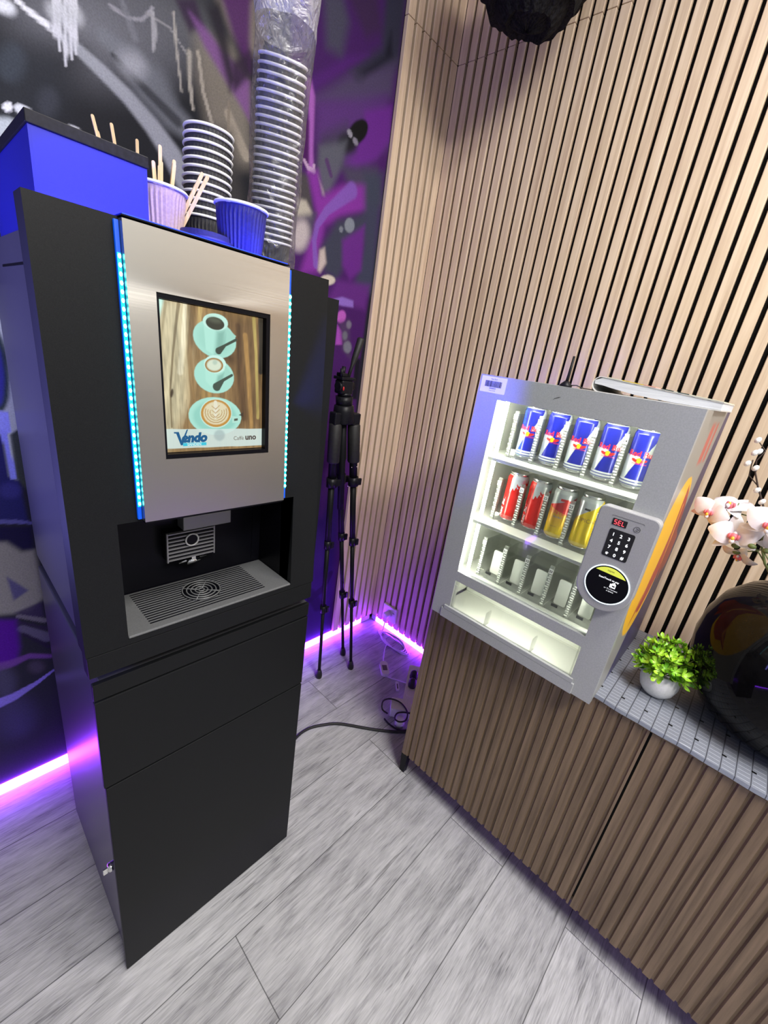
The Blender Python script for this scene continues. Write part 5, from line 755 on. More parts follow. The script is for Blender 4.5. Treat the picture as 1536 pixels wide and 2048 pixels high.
for a in (0.9, 0.9 + PI / 2, 0.9 + PI, 0.9 + 1.5 * PI):
    q.tube([(gx + 0.005 * math.cos(a), gy + 0.005 * math.sin(a), 0.9026), (gx + gr * math.cos(a), gy + gr * math.sin(a), 0.9026)], 0.0011, 6)
q.build('round_grate', [MAT['tray'], MAT['bay']], tr)

# ------------------------------------------------------------------ things on top of the machine (top at z = 1.466)
ZT = 1.4655
bx = thing('storage_box', 'blue-lit clear acrylic box with a black lid on top of the coffee machine', 'box', (-1.35, -0.44, ZT))
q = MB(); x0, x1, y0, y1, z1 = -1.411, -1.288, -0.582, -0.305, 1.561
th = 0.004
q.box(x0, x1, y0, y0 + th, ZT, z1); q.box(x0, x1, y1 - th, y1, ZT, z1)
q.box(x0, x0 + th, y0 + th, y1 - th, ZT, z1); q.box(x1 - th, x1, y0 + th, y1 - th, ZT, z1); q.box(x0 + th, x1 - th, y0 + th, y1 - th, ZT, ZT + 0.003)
q.build('acrylic_bin', MAT['box_blue_light'], bx)
MB().box(x0 - 0.002, x1 + 0.002, y0 - 0.002, y1 + 0.002, 1.5612, 1.5745, bev=0.001).build('lid', MAT['black_plastic'], bx)

def ripple(i, j):
    return 0.0008 if j % 2 else -0.0008
def cup_meshes(t, body, rimm, R=0.042, rb=0.029, H=0.101, n=72):
    q = MB()
    q.lathe([(rb, 0.0), (rb + 0.0008, 0.003)], (0, 0, 0), n)
    q.open_lathe([(rb + (R - 0.0035 - rb) * k / 8, 0.003 + (H - 0.010) * k / 8) for k in range(9)], (0, 0, 0), n, smooth=False, rib=lambda i, j: ripple(i, j) if i < 8 else 0)
    q.open_lathe([(R - 0.003, H - 0.006), (R - 0.004, H - 0.008), (rb - 0.001, 0.006), (0.0001, 0.006)], (0, 0, 0), n)
    c = MB(); c.v = [(p[0] + t.location.x, p[1] + t.location.y, p[2] + t.location.z) for p in q.v]; c.f, c.m, c.s = q.f, q.m, q.s
    c.build('cup_body', body, t)
    c = MB()
    loc = t.location
    c.tube([(loc.x + (R - 0.0022) * math.cos(a), loc.y + (R - 0.0022) * math.sin(a), loc.z + H - 0.0035) for a in [2 * PI * i / 48 for i in range(48)]], 0.0023, 10, closed=True)
    c.build('rim', rimm, t)
    return t
ORD = ['topmost', 'second', 'third', 'fourth', 'fifth', 'sixth', 'seventh', 'eighth', 'ninth', 'tenth', 'eleventh', 'twelfth', 'thirteenth', 'fourteenth', 'fifteenth', 'sixteenth', 'seventeenth', 'eighteenth', 'nineteenth', 'twentieth', 'twenty-first', 'twenty-second', 'twenty-third', 'twenty-fourth', 'lowest']
# front cup
cup_meshes(thing('paper_cup', 'single blue-lit ribbed paper cup at the front edge of the coffee machine top', 'paper cup', (-1.141, -0.560, ZT)), MAT['cup_blue_light'], MAT['paper_white'])
# cup with stirrers
cup_meshes(thing('paper_cup', 'kraft ribbed paper cup full of wooden stirrers beside the acrylic box', 'paper cup', (-1.2440, -0.498, ZT)), MAT['cup_kraft'], MAT['paper_white'])
cup_meshes(thing('paper_cup', 'paper cup of stirrers hidden behind the acrylic box with the black lid', 'paper cup', (-1.2150, -0.262, ZT)), MAT['cup_kraft'], MAT['paper_white'])
# open stack of twelve
base = None
n1 = 12
for k in range(n1):
    i = n1 - 1 - k
    lab = ('topmost' if i == 0 else 'lowest' if i == n1 - 1 else ORD[i] + ' from top') + ' black paper cup in the open stack of twelve on the coffee machine'
    loc = (-1.124 + 0.0005 * k, -0.400, ZT + 0.0121 * k)
    if base is None:
        base = cup_meshes(thing('paper_cup', lab, 'paper cup', loc, 'open stack of black paper cups'), MAT['cup'], MAT['paper_white'])
    else:
        dup(base, loc, lab, None, 'open stack of black paper cups')
# tall stack in plastic film
def axis(z):
    s = (z - ZT)
    return Vector((-0.988 - 0.03 * s - 0.18 * s * s, -0.400 - 0.07 * s - 0.36 * s * s, z))
n2 = 25
for k in range(n2):
    i = n2 - 1 - k
    lab = ('topmost' if i == 0 else 'lowest' if i == n2 - 1 else ORD[i] + ' from top') + ' black paper cup in the tall plastic-wrapped stack'
    z = ZT + 0.0110 * k
    a = axis(z); tdir = (axis(z + 0.1) - axis(z)).normalized()
    dup(base, a, lab, Vector((0, 0, 1)).rotation_difference(tdir), 'plastic-wrapped stack of black paper cups')
sl_ = thing('plastic_sleeve', 'long crinkled clear plastic sleeve wrapped round the tall stack of paper cups', 'plastic sleeve', (-0.990, -0.400, ZT))
q = MB(); vs_l = []; fs_l = []
nz, na = 90, 40
rng = random.Random(3)
ph = [rng.uniform(0, 6.28) for _ in range(12)]
for i in range(nz):
    z = ZT + 0.0005 + 0.72 * i / (nz - 1)
    ax = axis(min(z, ZT + 0.44)) ; ax = Vector((ax.x, ax.y, z)) if z <= ZT + 0.44 else Vector((ax.x - 0.27 * (z - ZT - 0.44) * 0.6, ax.y - 0.30 * (z - ZT - 0.44), z))
    for j in range(na):
        a = 2 * PI * j / na
        hh = z - ZT
        low = max(0.0, 1 - hh / 0.09)
        up = min(1.0, max(0.0, (hh - 0.36) / 0.12))
        r = 0.0480 + 0.004 * up - 0.012 * low * (0.5 + 0.5 * math.sin(3 * a + 1))
        wob = 0.0012 * math.sin(3 * a + 40 * hh + ph[0]) + 0.0010 * math.sin(5 * a - 63 * hh + ph[1]) + 0.0008 * math.sin(9 * a + 90 * hh + ph[2])
        fold = 0.005 * up * math.sin(4 * a + 11 * hh + ph[3]) + 0.003 * up * math.sin(7 * a - 19 * hh + ph[4])
        r += wob + fold + 0.0012
        vs_l.append((ax.x + r * math.cos(a), ax.y + r * math.sin(a), z))
for i in range(nz - 1):
    for j in range(na):
        j2 = (j + 1) % na
        fs_l.append((i * na + j, i * na + j2, (i + 1) * na + j2, (i + 1) * na + j))
nlow = int(nz * 0.385 / 0.72) * na
q.add(vs_l, fs_l[:nlow], 0, True); q.add(vs_l, fs_l[nlow:], 1, True)
q.build('film', [MAT['sleeve'], MAT['sleeve_top']], sl_)
q = MB(); q.prism([(0, 0.018), (0.008, 0.022), (0.012, 0.016), (0.009, 0.004), (0.003, -0.004), (-0.004, 0.004), (0.002, 0.010)], (-0.951, -0.452, ZT + 0.012), (1, 0, 0), (0, 0, 1), (0, 0.001, 0))
q.build('black_tape_end', MAT['black_plastic'], sl_)
# lids
ld = None
for k, lab in ((0, 'lower flat blue-lit cup lid lying in front of the open cup stack'), (1, 'upper blue-lit cup lid stacked on another in front of the open cup stack')):
    loc = (-1.196, -0.553, ZT + 0.0265 + 0.009 * k)
    if ld is None:
        ld = thing('cup_lid', lab, 'cup lid', loc, 'stacked cup lids')
        q = MB(); q.lathe([(0.0, 0.011), (0.026, 0.011), (0.030, 0.0125), (0.036, 0.012), (0.037, 0.005), (0.0405, 0.0045), (0.041, 0.0), (0.0385, -0.001)], loc, 40)
        q.build('lid_shell', MAT['cup_blue_light'], ld)
    else:
        dup(ld, loc, lab)
q = MB(); q.lathe([(0.034, 0), (0.036, 0.002), (0.036, 0.022), (0.034, 0.0245)], (-1.196, -0.553, ZT), 36)
tag(q.build('lid_tin', MAT['cup_blue_light']), 'low round dark tin carrying the two cup lids', 'tin')

# stirrers
def stick(lab, p0, p1, group):
    p0, p1 = Vector(p0), Vector(p1)
    d = (p1 - p0); Ln = d.length; d.normalize()
    u = d.cross(Vector((0.2, -1, 0.1))).normalized(); w = d.cross(u)
    n = []
    for k in range(7):
        a = PI * k / 6
        n.append((0.0028 * math.cos(a), Ln - 0.0028 + 0.0028 * math.sin(a)))
    for k in range(7):
        a = PI + PI * k / 6
        n.append((0.0028 * math.cos(a), 0.0028 + 0.0028 * math.sin(a)))
    q = MB(); q.prism(n, p0 - w * 0.0006, u, d, w * 0.0012)
    o = q.build('wooden_stirrer', MAT['stick']); tag(o, lab, 'stirrer', group)
cx, cy, cz = -1.2390, -0.494, ZT + 0.004
for lab, b, e in (
    ('violet-lit stirrer furthest left in the kraft cup', (-0.012, -0.004, 0), (-0.040, -0.010, 0.128)),
    ('violet-lit stirrer second from left in the kraft cup', (-0.006, -0.010, 0), (-0.026, -0.020, 0.127)),
    ('short pale stirrer right of the violet-lit ones in the kraft cup', (-0.004, 0.004, 0), (-0.012, -0.006, 0.128)),
    ('tallest upright stirrer in the middle of the kraft cup', (0.000, 0.004, 0), (-0.006, 0.006, 0.157)),
    ('upright stirrer just behind the tallest one in the kraft cup', (0.003, 0.012, 0), (-0.002, 0.014, 0.140)),
    ('stirrer leaning slightly right of centre in the kraft cup', (0.002, -0.004, 0), (0.012, 0.0, 0.140)),
    ('higher one of two stirrers leaning just right of centre in the kraft cup', (0.004, 0.006, 0), (0.016, 0.010, 0.147)),
    ('stirrer leaning furthest right out of the kraft cup', (0.004, -0.006, 0.004), (0.060, -0.010, 0.139)),
    ('stirrer leaning far right beside the rightmost one in the kraft cup', (0.000, -0.001, 0.004), (0.054, -0.004, 0.142)),
    ('shorter far-right stirrer lying low over the kraft cup rim', (0.002, 0.004, 0.004), (0.046, 0.0, 0.124)),
):
    stick(lab, (cx + b[0], cy + b[1], cz + b[2]), (cx + e[0] + 0.010, cy + e[1], cz + e[2] - 0.004), 'stirrers in the kraft cup')
cx, cy = -1.2150, -0.262
for lab, b, e in (
    ('stirrer leaning furthest left behind the acrylic box', (0.004, 0.0, 0.03), (-0.038, -0.01, 0.214)),
    ('stirrer close behind the furthest left one, behind the acrylic box', (0.006, 0.006, 0.02), (-0.028, 0.004, 0.198)),
    ('second tall stirrer from the left behind the acrylic box', (0.010, -0.004, 0.03), (-0.010, -0.012, 0.213)),
    ('pointed upright stirrer furthest right behind the acrylic box', (0.022, 0.0, 0.03), (0.030, -0.014, 0.205)),
    ('short stirrer left in the low cluster behind the acrylic box lid', (0.010, 0.006, 0.03), (0.014, -0.010, 0.178)),
    ('short stirrer in the middle of the low cluster behind the acrylic box lid', (0.012, 0.0, 0.03), (0.019, -0.012, 0.175)),
    ('short stirrer right in the low cluster behind the acrylic box lid', (0.016, 0.004, 0.03), (0.024, -0.006, 0.174)),
):
    stick(lab, (cx + b[0], cy + b[1], ZT - 0.02 + b[2]), (cx + e[0] - 0.009, cy + e[1], ZT + 0.010 + e[2]), 'stirrers behind the acrylic box')
# ------------------------------------------------------------------ sideboard with fluted doors
VX = -0.6192
sb = thing('sideboard', 'brown oak sideboard with vertically fluted doors on black legs along the slat wall', 'sideboard', (-0.36, -1.3, 0))
CX, CY0, CZ0, CZ1 = -0.5704, -0.7155, 0.0847, 0.7145
q = MB()
q.box(CX + 0.001, -0.152, CY0 - 0.014, CY0, CZ0, CZ1 - 0.0125); q.box(CX + 0.02, -0.152, -1.93, CY0 - 0.0142, CZ0, CZ0 + 0.016)
q.box(-0.16, -0.152, -1.93, CY0 - 0.0142, CZ0 + 0.0165, CZ1 - 0.0125); q.box(CX + 0.02, -0.16, -1.93, -1.916, CZ0 + 0.0165, CZ1 - 0.0125)
q.build('carcass', MAT['walnut'], sb)
MB().box(CX, -0.15, -1.935, CY0, CZ1 - 0.012, CZ1, bev=0.001).build('top_board', MAT['walnut'], sb)
MB().box(CX + 0.0215, CX + 0.024, -1.915, CY0 - 0.015, CZ0 + 0.017, CZ1 - 0.013).build('dark_gap', MAT['bay'], sb)
def fluted(y0, y1, ph):
    """door front facing -x with ridges 25.4 mm apart; y0 > y1"""
    prof = [(y0, CX + 0.002)]
    y = y0 - ph
    while y > y1 + 0.012:
        for dy, dx in ((0.0, 0.002), (0.0018, 0.0075), (0.0062, 0.0075), (0.0088, 0.002)):
            if y - dy > y1 + 0.001:
                prof.append((y - dy, CX + dx))
        y -= 0.02545
    prof.append((y1, CX + 0.002))
    q = MB(); n = len(prof); xb = CX + 0.019
    z0, z1 = CZ0 + 0.001, CZ1 - 0.0135
    V = [(x, y, z0) for y, x in prof] + [(x, y, z1) for y, x in prof]
    q.add(V, [(i, i + 1, n + i + 1, n + i) for i in range(n - 1)])
    q.add([(xb, y0, z0), (xb, y1, z0), (xb, y1, z1), (xb, y0, z1), (prof[0][1], y0, z0), (prof[-1][1], y1, z0), (prof[-1][1], y1, z1), (prof[0][1], y0, z1)],
          [(0, 1, 2, 3), (0, 3, 7, 4), (1, 5, 6, 2)])
    top = [(x, y, z1) for y, x in prof] + [(xb, y1, z1), (xb, y0, z1)]
    q.add(top, [tuple(range(len(top)))])
    bot = [(x, y, z0) for y, x in prof] + [(xb, y1, z0), (xb, y0, z0)]
    q.add(bot, [tuple(range(len(bot)))])
    return q
fluted(CY0 - 0.0148, -1.3125, 0.0085).build('door', MAT['walnut'], sb)
fluted(-1.3175, -1.915, 0.0165).build('door', MAT['walnut'], sb)
for x, y in ((-0.556, CY0 - 0.012), (-0.175, CY0 - 0.012), (-0.556, -1.9), (-0.175, -1.9)):
    q = MB()
    V = []
    for z, h in ((CZ0, 0.013), (0.0, 0.009)):
        V += [(x - h, y - h, z), (x + h, y - h, z), (x + h, y + h, z), (x - h, y + h, z)]
    q.add(V, [(0, 1, 2, 3), (7, 6, 5, 4), (0, 4, 5, 1), (1, 5, 6, 2), (2, 6, 7, 3), (3, 7, 4, 0)])
    q.build('leg', MAT['black_metal'], sb)

# ------------------------------------------------------------------ table runner
RM = mat('grey_quilted_vinyl', (0.4, 0.42, 0.46), 0.38, spec=0.5)
ns, L, b = nodes(RM)
g = N(RM, 'ShaderNodeNewGeometry'); sx = N(RM, 'ShaderNodeSeparateXYZ'); L.new(g.outputs['Position'], sx.inputs[0])
def MR(op, a, bb=None, c=None, M=RM):
    n = N(M, 'ShaderNodeMath', operation=op)
    for i, q in enumerate((a, bb, c)):
        if q is None: continue
        if isinstance(q, (int, float)): n.inputs[i].default_value = q
        else: L.new(q, n.inputs[i])
    return n.outputs[0]
cy = MR('DIVIDE', MR('ADD', sx.outputs['Y'], 1.1895), 0.0244); cyf = MR('FRACT', cy); cyi = MR('FLOOR', cy)
cx = MR('DIVIDE', MR('ADD', sx.outputs['X'], 0.532), 0.0125); cxf = MR('FRACT', cx)
black = MR('LESS_THAN', MR('MINIMUM', cyf, MR('SUBTRACT', 1.0, cyf)), 0.034)
whit = MR('MULTIPLY', MR('LESS_THAN', cxf, 0.11), MR('GREATER_THAN', MR('MINIMUM', cyf, MR('SUBTRACT', 1.0, cyf)), 0.1))
odd = MR('LESS_THAN', MR('FRACT', MR('MULTIPLY', cyi, 0.5)), 0.25)
tk = MR('FRACT', MR('DIVIDE', MR('ADD', sx.outputs['X'], 0.532), 0.0765))
cyn = MR('FRACT', MR('ADD', MR('MULTIPLY', cy, 0.5), 0.15))
tick = MR('MULTIPLY', MR('LESS_THAN', tk, 0.07), MR('LESS_THAN', cyn, 0.17))
nz = N(RM, 'ShaderNodeTexNoise'); nz.inputs['Scale'].default_value = 900; L.new(g.outputs['Position'], nz.inputs['Vector'])
c0 = N(RM, 'ShaderNodeMix', data_type='RGBA'); c0.inputs[6].default_value = (*sl((112, 117, 128)), 1); c0.inputs[7].default_value = (*sl((130, 135, 147)), 1); L.new(nz.outputs['Fac'], c0.inputs[0])
def mixc(fac, a, col):
    n = N(RM, 'ShaderNodeMix', data_type='RGBA'); L.new(fac, n.inputs[0]); L.new(a, n.inputs[6]); n.inputs[7].default_value = (*col, 1); return n.outputs[2]
c1 = mixc(whit, c0.outputs[2], sl((166, 172, 184))); c2 = mixc(black, c1, sl((66, 68, 76))); c3 = mixc(tick, c2, (0.003, 0.003, 0.003))
L.new(c3, b.inputs['Base Color'])
bp = N(RM, 'ShaderNodeBump'); bp.inputs['Strength'].default_value = 0.4; bp.inputs['Distance'].default_value = 0.001
L.new(MR('MINIMUM', cyf, MR('SUBTRACT', 1.0, cyf)), bp.inputs['Height']); L.new(bp.outputs[0], b.inputs['Normal'])
q = MB()
xs = [-0.579, -0.574, -0.45, -0.30, -0.157]
ny = 60; V = []; F = []
for j in range(ny):
    y = -1.188 - 0.9 * j / (ny - 1)
    wv = 0.0016 * math.sin(y * 31) + 0.001 * math.sin(y * 77)
    row_ = [(-0.5755 + wv, y, 0.7085), (-0.5735 + wv, y, 0.7165)] + [(x, y, 0.7172 + (0.0006 * math.sin(y * 50 + x * 30) if x < -0.5 else 0)) for x in (-0.568, -0.45, -0.3, -0.157)]
    V += row_ + [(x, yy, z - 0.0022) if i > 1 else (x + 0.002, yy, z - 0.0015) for i, (x, yy, z) in enumerate(row_)]
for j in range(ny - 1):
    for i in range(5):
        a = j * 12 + i
        F.append((a, a + 1, a + 13, a + 12)); F.append((a + 6, a + 18, a + 19, a + 7))
    F.append((j * 12 + 0, j * 12 + 12, j * 12 + 18, j * 12 + 6)); F.append((j * 12 + 5, j * 12 + 11, j * 12 + 23, j * 12 + 17))
F.append((0, 6, 7, 1)); F += [(i, i + 6, i + 7, i + 1) for i in range(1, 5)]
q.add(V, F, 0, False)
tag(q.build('table_runner', RM), 'grey quilted runner with black ticks lying on the sideboard beside the drinks machine', 'table runner')

# ------------------------------------------------------------------ small drinks machine on the sideboard
vm_ = thing('drinks_machine', 'small grey countertop drinks vending machine with lit glass front on the sideboard', 'vending machine', (-0.41, -0.968, CZ1))
VY0, VY1, VZ0, VZ1 = -0.7417, -1.1935, 0.7150, 1.3722
WY0, WY1, WZ0, WZ1 = -0.797, -1.139, 0.866, 1.3205
SY0, SY1, SZ0, SZ1 = -0.7975, -1.1375, 0.757, 0.838
XB = -0.201
q = MB()
q.box(-0.600, XB, VY0 - 0.004, VY0 - 0.001, VZ0 + 0.002, VZ1 - 0.001); q.box(-0.600, XB, VY0 - 0.0042, VY1 + 0.0042, VZ1 - 0.004, VZ1 - 0.001)
q.box(-0.600, XB, VY0 - 0.0042, VY1 + 0.0042, VZ0 + 0.002, VZ0 + 0.006); q.box(XB - 0.003, XB, VY0 - 0.0042, VY1 + 0.0042, VZ0 + 0.0062, VZ1 - 0.0042)
q.build('housing', MAT['grey'], vm_)
# front frame
q = MB(); xf, xb = VX, -0.6005
for y0, y1, z0, z1 in ((VY0, WY0, VZ0 + 0.0005, VZ1), (WY1, VY1, VZ0 + 0.0005, VZ1), (WY0, WY1, WZ1, VZ1), (WY0, WY1, SZ1, WZ0), (WY0, WY1, VZ0 + 0.0005, SZ0 - 0.010)):
    q.box(xf, xb, y0, y1, z0, z1)
q.build('front_frame', MAT['grey'], vm_)
q = MB(); q.box(VX - 0.0045, VX + 0.001, -0.7745, -1.1515, VZ0 + 0.0005, 0.7435, bev=0.0012); q.box(VX - 0.0048, VX + 0.003, -0.782, -1.146, 0.7437, 0.7545)
q.box(VX + 0.003, VX + 0.0045, -0.7735, -1.1525, VZ0, 0.745, 1)
q.build('tray_front', [MAT['grey'], MAT['black_ink']], vm_)
# glass pane, inside walls and lamps
MB().box(-0.6105, -0.6075, WY0 - 0.001, WY1 + 0.001, WZ0 + 0.001, WZ1 - 0.001).build('glass_pane', MAT['glass'], vm_)
q = MB()
iy0, iy1 = -0.757, -1.179
q.box(-0.600, XB + 0.006, iy0, iy0 + 0.003, VZ0 + 0.03, 1.345); q.box(-0.600, XB + 0.006, iy1 - 0.003, iy1, VZ0 + 0.03, 1.345)
q.box(-0.600, XB + 0.006, iy0, iy1, 1.342, 1.345); q.box(-0.23, -0.226, iy0, iy1, VZ0 + 0.03, 1.341)
q.build('inner_lining', MAT['interior'], vm_)
for y in (-0.8075, -1.168):
    MB().box(-0.589, -0.581, y - 0.004, y + 0.004, 0.850, 1.335, bev=0.002).build('lamp_tube', MAT['lamp_white'], vm_)
MB().box(-0.598, -0.578, -0.83, -1.11, 1.333, 1.3395).build('lamp_tube', MAT['lamp_white'], vm_)
LY = [-0.8475 - 0.0632 * i for i in range(5)]
RZ = [1.187, 1.016, 0.845]
for r, z in enumerate(RZ):
    q = MB(); q.box(-0.590, -0.232, iy0 - 0.001, iy1 + 0.001, z - 0.0125, z - 0.004, bev=0.001)
    q.build('shelf', MAT['interior'], vm_)
    q = MB()
    for i in range(5):
        y = LY[i]
        q.box(-0.540, -0.537, y - 0.027, y + 0.027, z - 0.0035, z + 0.020, bev=0.001); q.box(-0.537, -0.30, y - 0.027, y + 0.027, z - 0.0035, z - 0.001)
    q.build('lane_tray', MAT['clear'], vm_)
    for i in range(6):
        y = LY[0] + 0.0316 - 0.0632 * i
        q = MB()
        q.box(-0.538, -0.30, y - 0.0014, y + 0.0014, z - 0.0035, z + 0.105)
        q.box(-0.5405, -0.535, y - 0.0050, y + 0.0050, z - 0.003, z + 0.112, 2, bev=0.001)
        for k in range(14):
            zz = z + 0.004 + k * 0.0062
            q.box(-0.5412, -0.5406, y - 0.0042, y + 0.0040 - 0.003 * (k % 2), zz, zz + 0.0030, 1)
        dv = q.build('lane_divider', [MAT['clear'], MAT['frost'], MAT['divider']], vm_)
        if i < 5 and not (r == 2 and i == 4):
            q = MB(); q.box(-0.5422, -0.5412, y - 0.0052, y + 0.0052, z + 0.0915, z + 0.104, 0)
            put_text(q, str((r + 1) * 10 + i), 0.0092, (-0.5425, y, z + 0.0945), (0, -1, 0), (0, 0, 1), 1, bold=0.0002)
            q.build('number_tag', [MAT['paper_white'], MAT['black_ink']], dv)
    if r == 2:
        for i in range(5):
            y = LY[i]
            q = MB(); q.prism(rrect(0.030, 0.070, 0.005), (-0.503, y, z + 0.038), (0, -1, 0), (0, 0, 1), (0.004, 0, 0))
            q.build('pusher_plate', MAT['frost'], vm_)
            q = MB(); q.box(-0.5418, -0.5402, y - 0.008, y + 0.008, z + 0.0125, z + 0.0195, bev=0.0004)
            q.build('lane_clip', MAT['black_plastic'], vm_)
    elif r == 1:
        y = LY[4]
# delivery chute
MB().box(-0.5925, -0.5865, -0.83, -1.11, 0.8275, 0.8320, bev=0.0015).build('lamp_tube', MAT['lamp_white'], vm_)  # extra tube added out of sight behind the rail to brighten the chute
q = MB()
q.box(-0.600, -0.30, iy0 - 0.003, iy1 + 0.003, 0.7365, 0.7385); q.box(-0.47, -0.468, iy0 - 0.003, iy1 + 0.003, 0.739, 0.8215)
q.build('chute', MAT['interior'], vm_)
q = MB()
q.box(-0.6165, -0.6148, SY0 - 0.001, SY1 + 0.001, SZ0 - 0.008, SZ1 - 0.016)
q.box(-0.6165, -0.602, SY0 - 0.001, SY1 + 0.001, SZ0 - 0.0095, SZ0 - 0.0065)
q.box(-0.617, -0.601, SY0 - 0.001, SY0 - 0.004, SZ0 - 0.006, SZ1 - 0.001); q.box(-0.617, -0.601, SY1 + 0.004, SY1 + 0.001, SZ0 - 0.006, SZ1 - 0.001)
for y in (-0.905, -1.035):
    q.box(-0.6148, -0.59, y - 0.0015, y + 0.0015, SZ0 - 0.006, SZ0 + 0.034)
q.build('clear_flap', MAT['clear'], vm_)
# keypad and card reader module
MYC = -1.1422; mw = 0.0553; mzt, mzc = 1.1665, 1.003
P = []
for k in range(9):
    a = math.radians(90 * k / 8); P.append((mw - 0.013 + 0.013 * math.cos(a), mzt - 0.013 + 0.013 * math.sin(a)))
for k in range(9):
    a = math.radians(90 + 90 * k / 8); P.append((-mw + 0.013 + 0.013 * math.cos(a), mzt - 0.013 + 0.013 * math.sin(a)))
for k in range(25):
    a = math.radians(180 + 180 * k / 24); P.append((mw * math.cos(a), mzc + mw * math.sin(a)))
q = MB(); U = (0, -1, 0); W_ = (0, 0, 1)
n = len(P)
def ring_pts(scale, x):
    cz = (mzt + mzc - mw) / 2
    return [(x, MYC - a * scale, cz + (c - cz) * (1 - (1 - scale) * 0.5)) for a, c in P]
lay = [ring_pts(1.0, VX), ring_pts(1.0, VX - 0.017), ring_pts(0.985, VX - 0.0195), ring_pts(0.955, VX - 0.0205)]
V = [p for r_ in lay for p in r_]; F = []
for i in range(3):
    for j in range(n):
        F.append((i * n + j, i * n + (j + 1) % n, (i + 1) * n + (j + 1) % n, (i + 1) * n + j))
F.append(tuple(range(3 * n, 4 * n))); F.append(tuple(range(n - 1, -1, -1)))
q.add(V, F)
XM = VX - 0.0205
md = q.build('payment_module', MAT['module'], vm_)
q = MB()
q.prism(rrect(0.0265, 0.0135, 0.001), (XM, -1.1300, 1.1395), U, W_, (-0.0008, 0, 0), 0)
seg7 = {'S': 'afgcd', 'E': 'afged', 'L': 'fed'}
for i, ch in enumerate('SEL'):
    y = -1.1228 - i * 0.0071; z = 1.1395; hw, hh, th = 0.0021, 0.0042, 0.0005
    D = dict(a=(0, hh, hw, th), g=(0, 0, hw, th), d=(0, -hh, hw, th), f=(-hw, hh / 2, th, hh / 2 - 0.0003), b=(hw, hh / 2, th, hh / 2), e=(-hw, -hh / 2, th, hh / 2 - 0.0003), c=(hw, -hh / 2, th, hh / 2 - 0.0003))
    for s_ in seg7[ch]:
        a, c, w, h2 = D[s_]
        q.prism([(a - w, c - h2), (a + w, c - h2), (a + w, c + h2), (a - w, c + h2)], (XM - 0.001, y, z), U, W_, (-0.0003, 0, 0), 1)
q.build('red_display', [MAT['black_ink'], MAT['red_seg']], md)
q = MB()
MAT['line_grey'] = mat('grey_print', (0.09, 0.09, 0.09), 0.5)
q.tube([(XM - 0.0003, -1.1622 + 0.0055 * math.cos(a), 1.1375 + 0.0055 * math.sin(a)) for a in [2 * PI * k / 24 for k in range(24)]], 0.00045, 5, closed=True)
q.tube([(XM - 0.0003, -1.1602, 1.1352), (XM - 0.0003, -1.1635, 1.1352), (XM - 0.0003, -1.165, 1.1372), (XM - 0.0003, -1.1635, 1.1392), (XM - 0.0003, -1.1602, 1.1392)], 0.00045, 5)
q.tube([(XM - 0.0002, -1.1130, 1.150), (XM - 0.0002, -1.1150, 1.1515), (XM - 0.0002, -1.1700, 1.1515), (XM - 0.0002, -1.172, 1.1495)], 0.0003, 4)
q.build('return_button', MAT['line_grey'], md)
q = MB(); q.prism(rrect(0.0468, 0.0590, 0.004), (XM, -1.1408, 1.0955), U, W_, (-0.0007, 0, 0), 0)
for k, ch in enumerate('123456789*0#'):
    put_text(q, ch, 0.0095 if ch != '*' else 0.013, (XM - 0.0009, -1.1265 - 0.0143 * (k % 3), 1.1112 - 0.0138 * (k // 3) - (0.0035 if ch == '*' else 0)), U, W_, 1, bold=0.00025)
q.build('keypad', [MAT['black_ink'], MAT['key_lit']], md)
q = MB(); RC = (-1.1458, 1.0085)
q.prism(disc(0.0405, 48), (XM, RC[0], RC[1]), U, W_, (-0.0012, 0, 0), 0)
c_ = [(0.0378 * math.cos(math.radians(a)), 0.0378 * math.sin(math.radians(a))) for a in range(38, 143, 5)]
q.prism(c_, (XM - 0.0013, RC[0], RC[1]), U, W_, (-0.0002, 0, 0), 1)
put_text(q, 'nayax', 0.0058, (XM - 0.0017, RC[0], RC[1] + 0.0295), U, W_, 0)
put_text(q, 'Scan/Touch to pay', 0.0052, (XM - 0.0015, RC[0] - 0.001, RC[1] + 0.0115), U, W_, 2, bold=0.0001)
q.prism([(-0.0055, -0.004), (0.0055, -0.004), (0.0055, 0.004), (-0.0055, 0.004)], (XM - 0.0014, RC[0] - 0.0115, RC[1] + 0.002), U, W_, (-0.0002, 0, 0), 2)
q.prism([(-0.0035, 0.0), (0.0015, 0.004), (0.0055, 0.0)], (XM - 0.0014, RC[0] - 0.0115, RC[1] + 0.0065), U, W_, (-0.0002, 0, 0), 2)
q.prism([(-0.001, -0.0012), (0.0042, -0.0012), (0.0042, 0.0016), (-0.001, 0.0016)], (XM - 0.0017, RC[0] - 0.0115, RC[1] + 0.002), U, W_, (-0.0002, 0, 0), 0)
put_text(q, 'or To Connect', 0.0042, (XM - 0.0015, RC[0] - 0.010, RC[1] - 0.0075), U, W_, 2)
put_text(q, 'a device', 0.0042, (XM - 0.0015, RC[0] - 0.010, RC[1] - 0.0122), U, W_, 2)
q.build('reader_screen', [MAT['bay'], MAT['lime'], MAT['key_lit']], md)
q = MB(); q.tube([(XM - 0.0006, RC[0] + 0.0415 * math.cos(a), RC[1] + 0.0415 * math.sin(a)) for a in [2 * PI * k / 56 for k in range(56)]], 0.0013, 8, closed=True)
q.build('light_ring', MAT['ring'], md)
